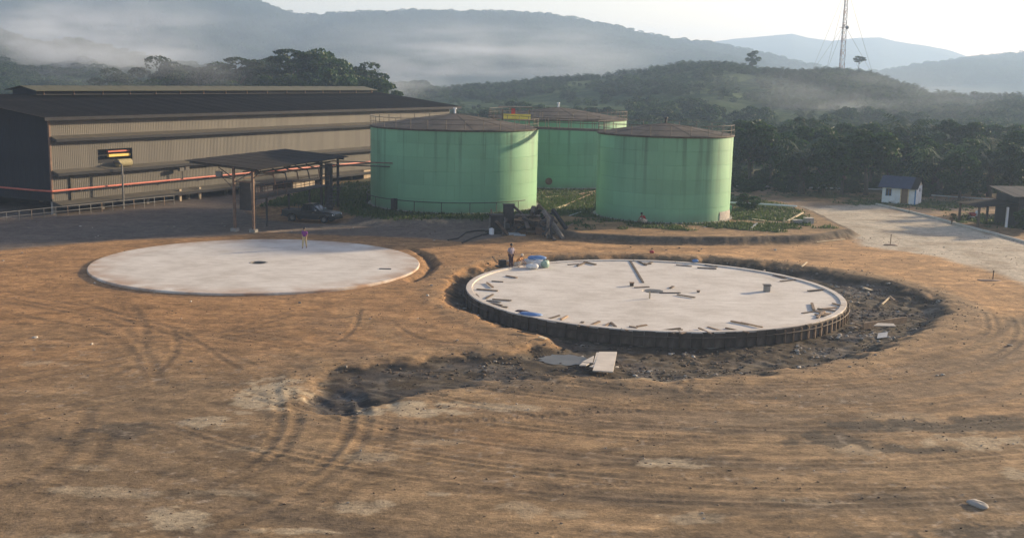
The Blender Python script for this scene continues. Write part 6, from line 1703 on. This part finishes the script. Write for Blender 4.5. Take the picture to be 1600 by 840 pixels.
# ================================================================== air
HAZE_D = 0.00042
hz_o = MB().box((0, 1780, 85), (6800, 4480, 186)).build('haze', None)
hm = bpy.data.materials.new('haze_air'); hm.use_nodes = True
hnt = hm.node_tree; hnt.nodes.clear()
ho = hnt.nodes.new('ShaderNodeOutputMaterial'); hv = hnt.nodes.new('ShaderNodeVolumePrincipled')
hv.inputs['Color'].default_value = (.50, .70, 1.0, 1); hv.inputs['Density'].default_value = HAZE_D; hv.inputs['Anisotropy'].default_value = .25
hnt.links.new(hv.outputs[0], ho.inputs['Volume'])
hz_o.data.materials.append(hm)
tag(hz_o, 'thin haze filling the valley', kind='stuff')
# drifting smoke: soft ragged plumes
def smoke(label, c, half, dens, seed, sc=2.2, tilt=0.0):
    mb = MB(); mb.lathe([(math.sin(t) * 1.0 + (1e-4 if t in (0, math.pi) else 0), math.cos(t)) for t in np.linspace(math.pi, 0, 13)], 24)
    o = mb.build('smoke', None, None, c); o.scale = half; o.rotation_euler = (0, tilt, 0)
    mt = bpy.data.materials.new('smoke_plume'); mt.use_nodes = True
    nt = mt.node_tree; nt.nodes.clear()
    out = nt.nodes.new('ShaderNodeOutputMaterial'); pv = nt.nodes.new('ShaderNodeVolumePrincipled')
    pv.inputs['Color'].default_value = (.80, .88, 1.0, 1); pv.inputs['Anisotropy'].default_value = .2
    tc = N(nt, 'ShaderNodeTexCoord')
    ln = N(nt, 'ShaderNodeVectorMath', operation='LENGTH'); nt.links.new(tc.outputs['Object'], ln.inputs[0])
    fo = N(nt, 'ShaderNodeMapRange'); fo.inputs[1].default_value = .95; fo.inputs[2].default_value = .15; fo.inputs[3].default_value = 0; fo.inputs[4].default_value = 1; fo.interpolation_type = 'SMOOTHSTEP'
    nt.links.new(ln.outputs['Value'], fo.inputs[0])
    mp = N(nt, 'ShaderNodeMapping'); mp.inputs['Location'].default_value = (seed * 3.1, seed * 1.7, seed); nt.links.new(tc.outputs['Object'], mp.inputs[0])
    nz = noise(nt, sc, 4, .6, vec=mp.outputs[0])
    rp = N(nt, 'ShaderNodeMapRange'); rp.inputs[1].default_value = .45; rp.inputs[2].default_value = .64; nt.links.new(nz, rp.inputs[0])
    m1 = N(nt, 'ShaderNodeMath', operation='MULTIPLY'); nt.links.new(fo.outputs[0], m1.inputs[0]); nt.links.new(rp.outputs[0], m1.inputs[1])
    m2 = N(nt, 'ShaderNodeMath', operation='MULTIPLY'); m2.inputs[1].default_value = dens; nt.links.new(m1.outputs[0], m2.inputs[0]); nt.links.new(m2.outputs[0], pv.inputs['Density'])
    nt.links.new(pv.outputs[0], out.inputs['Volume'])
    o.data.materials.append(mt)
    tag(o, label, kind='stuff')
q = AT(100, 66, 430); smoke('pale smoke drifting over the wood at the left', q, (88, 50, 22), .036, 1)
q = AT(215, 22, 900); smoke('high smoke against the blue mountain at the left', q, (95, 60, 36), .007, 8)
q = AT(330, 45, 640); smoke('thin smoke drifting in front of the blue mountain', q, (105, 60, 26), .003, 2)
q = AT(760, 85, 640); smoke('wide veil of smoke below the mountain ridge', q, (135, 70, 26), .017, 3)
q = AT(235, 112, 214); smoke('thin smoke hanging in front of the wood behind the shed', q, (34, 9, 7.5), .030, 6)
q = AT(590, 128, 330); smoke('wisp of smoke at the right end of the wood', q, (30, 20, 11), .030, 4)
q = AT(1345, 150, 330); smoke('faint smoke in front of the hill below the mast', q, (60, 30, 13), .010, 5)
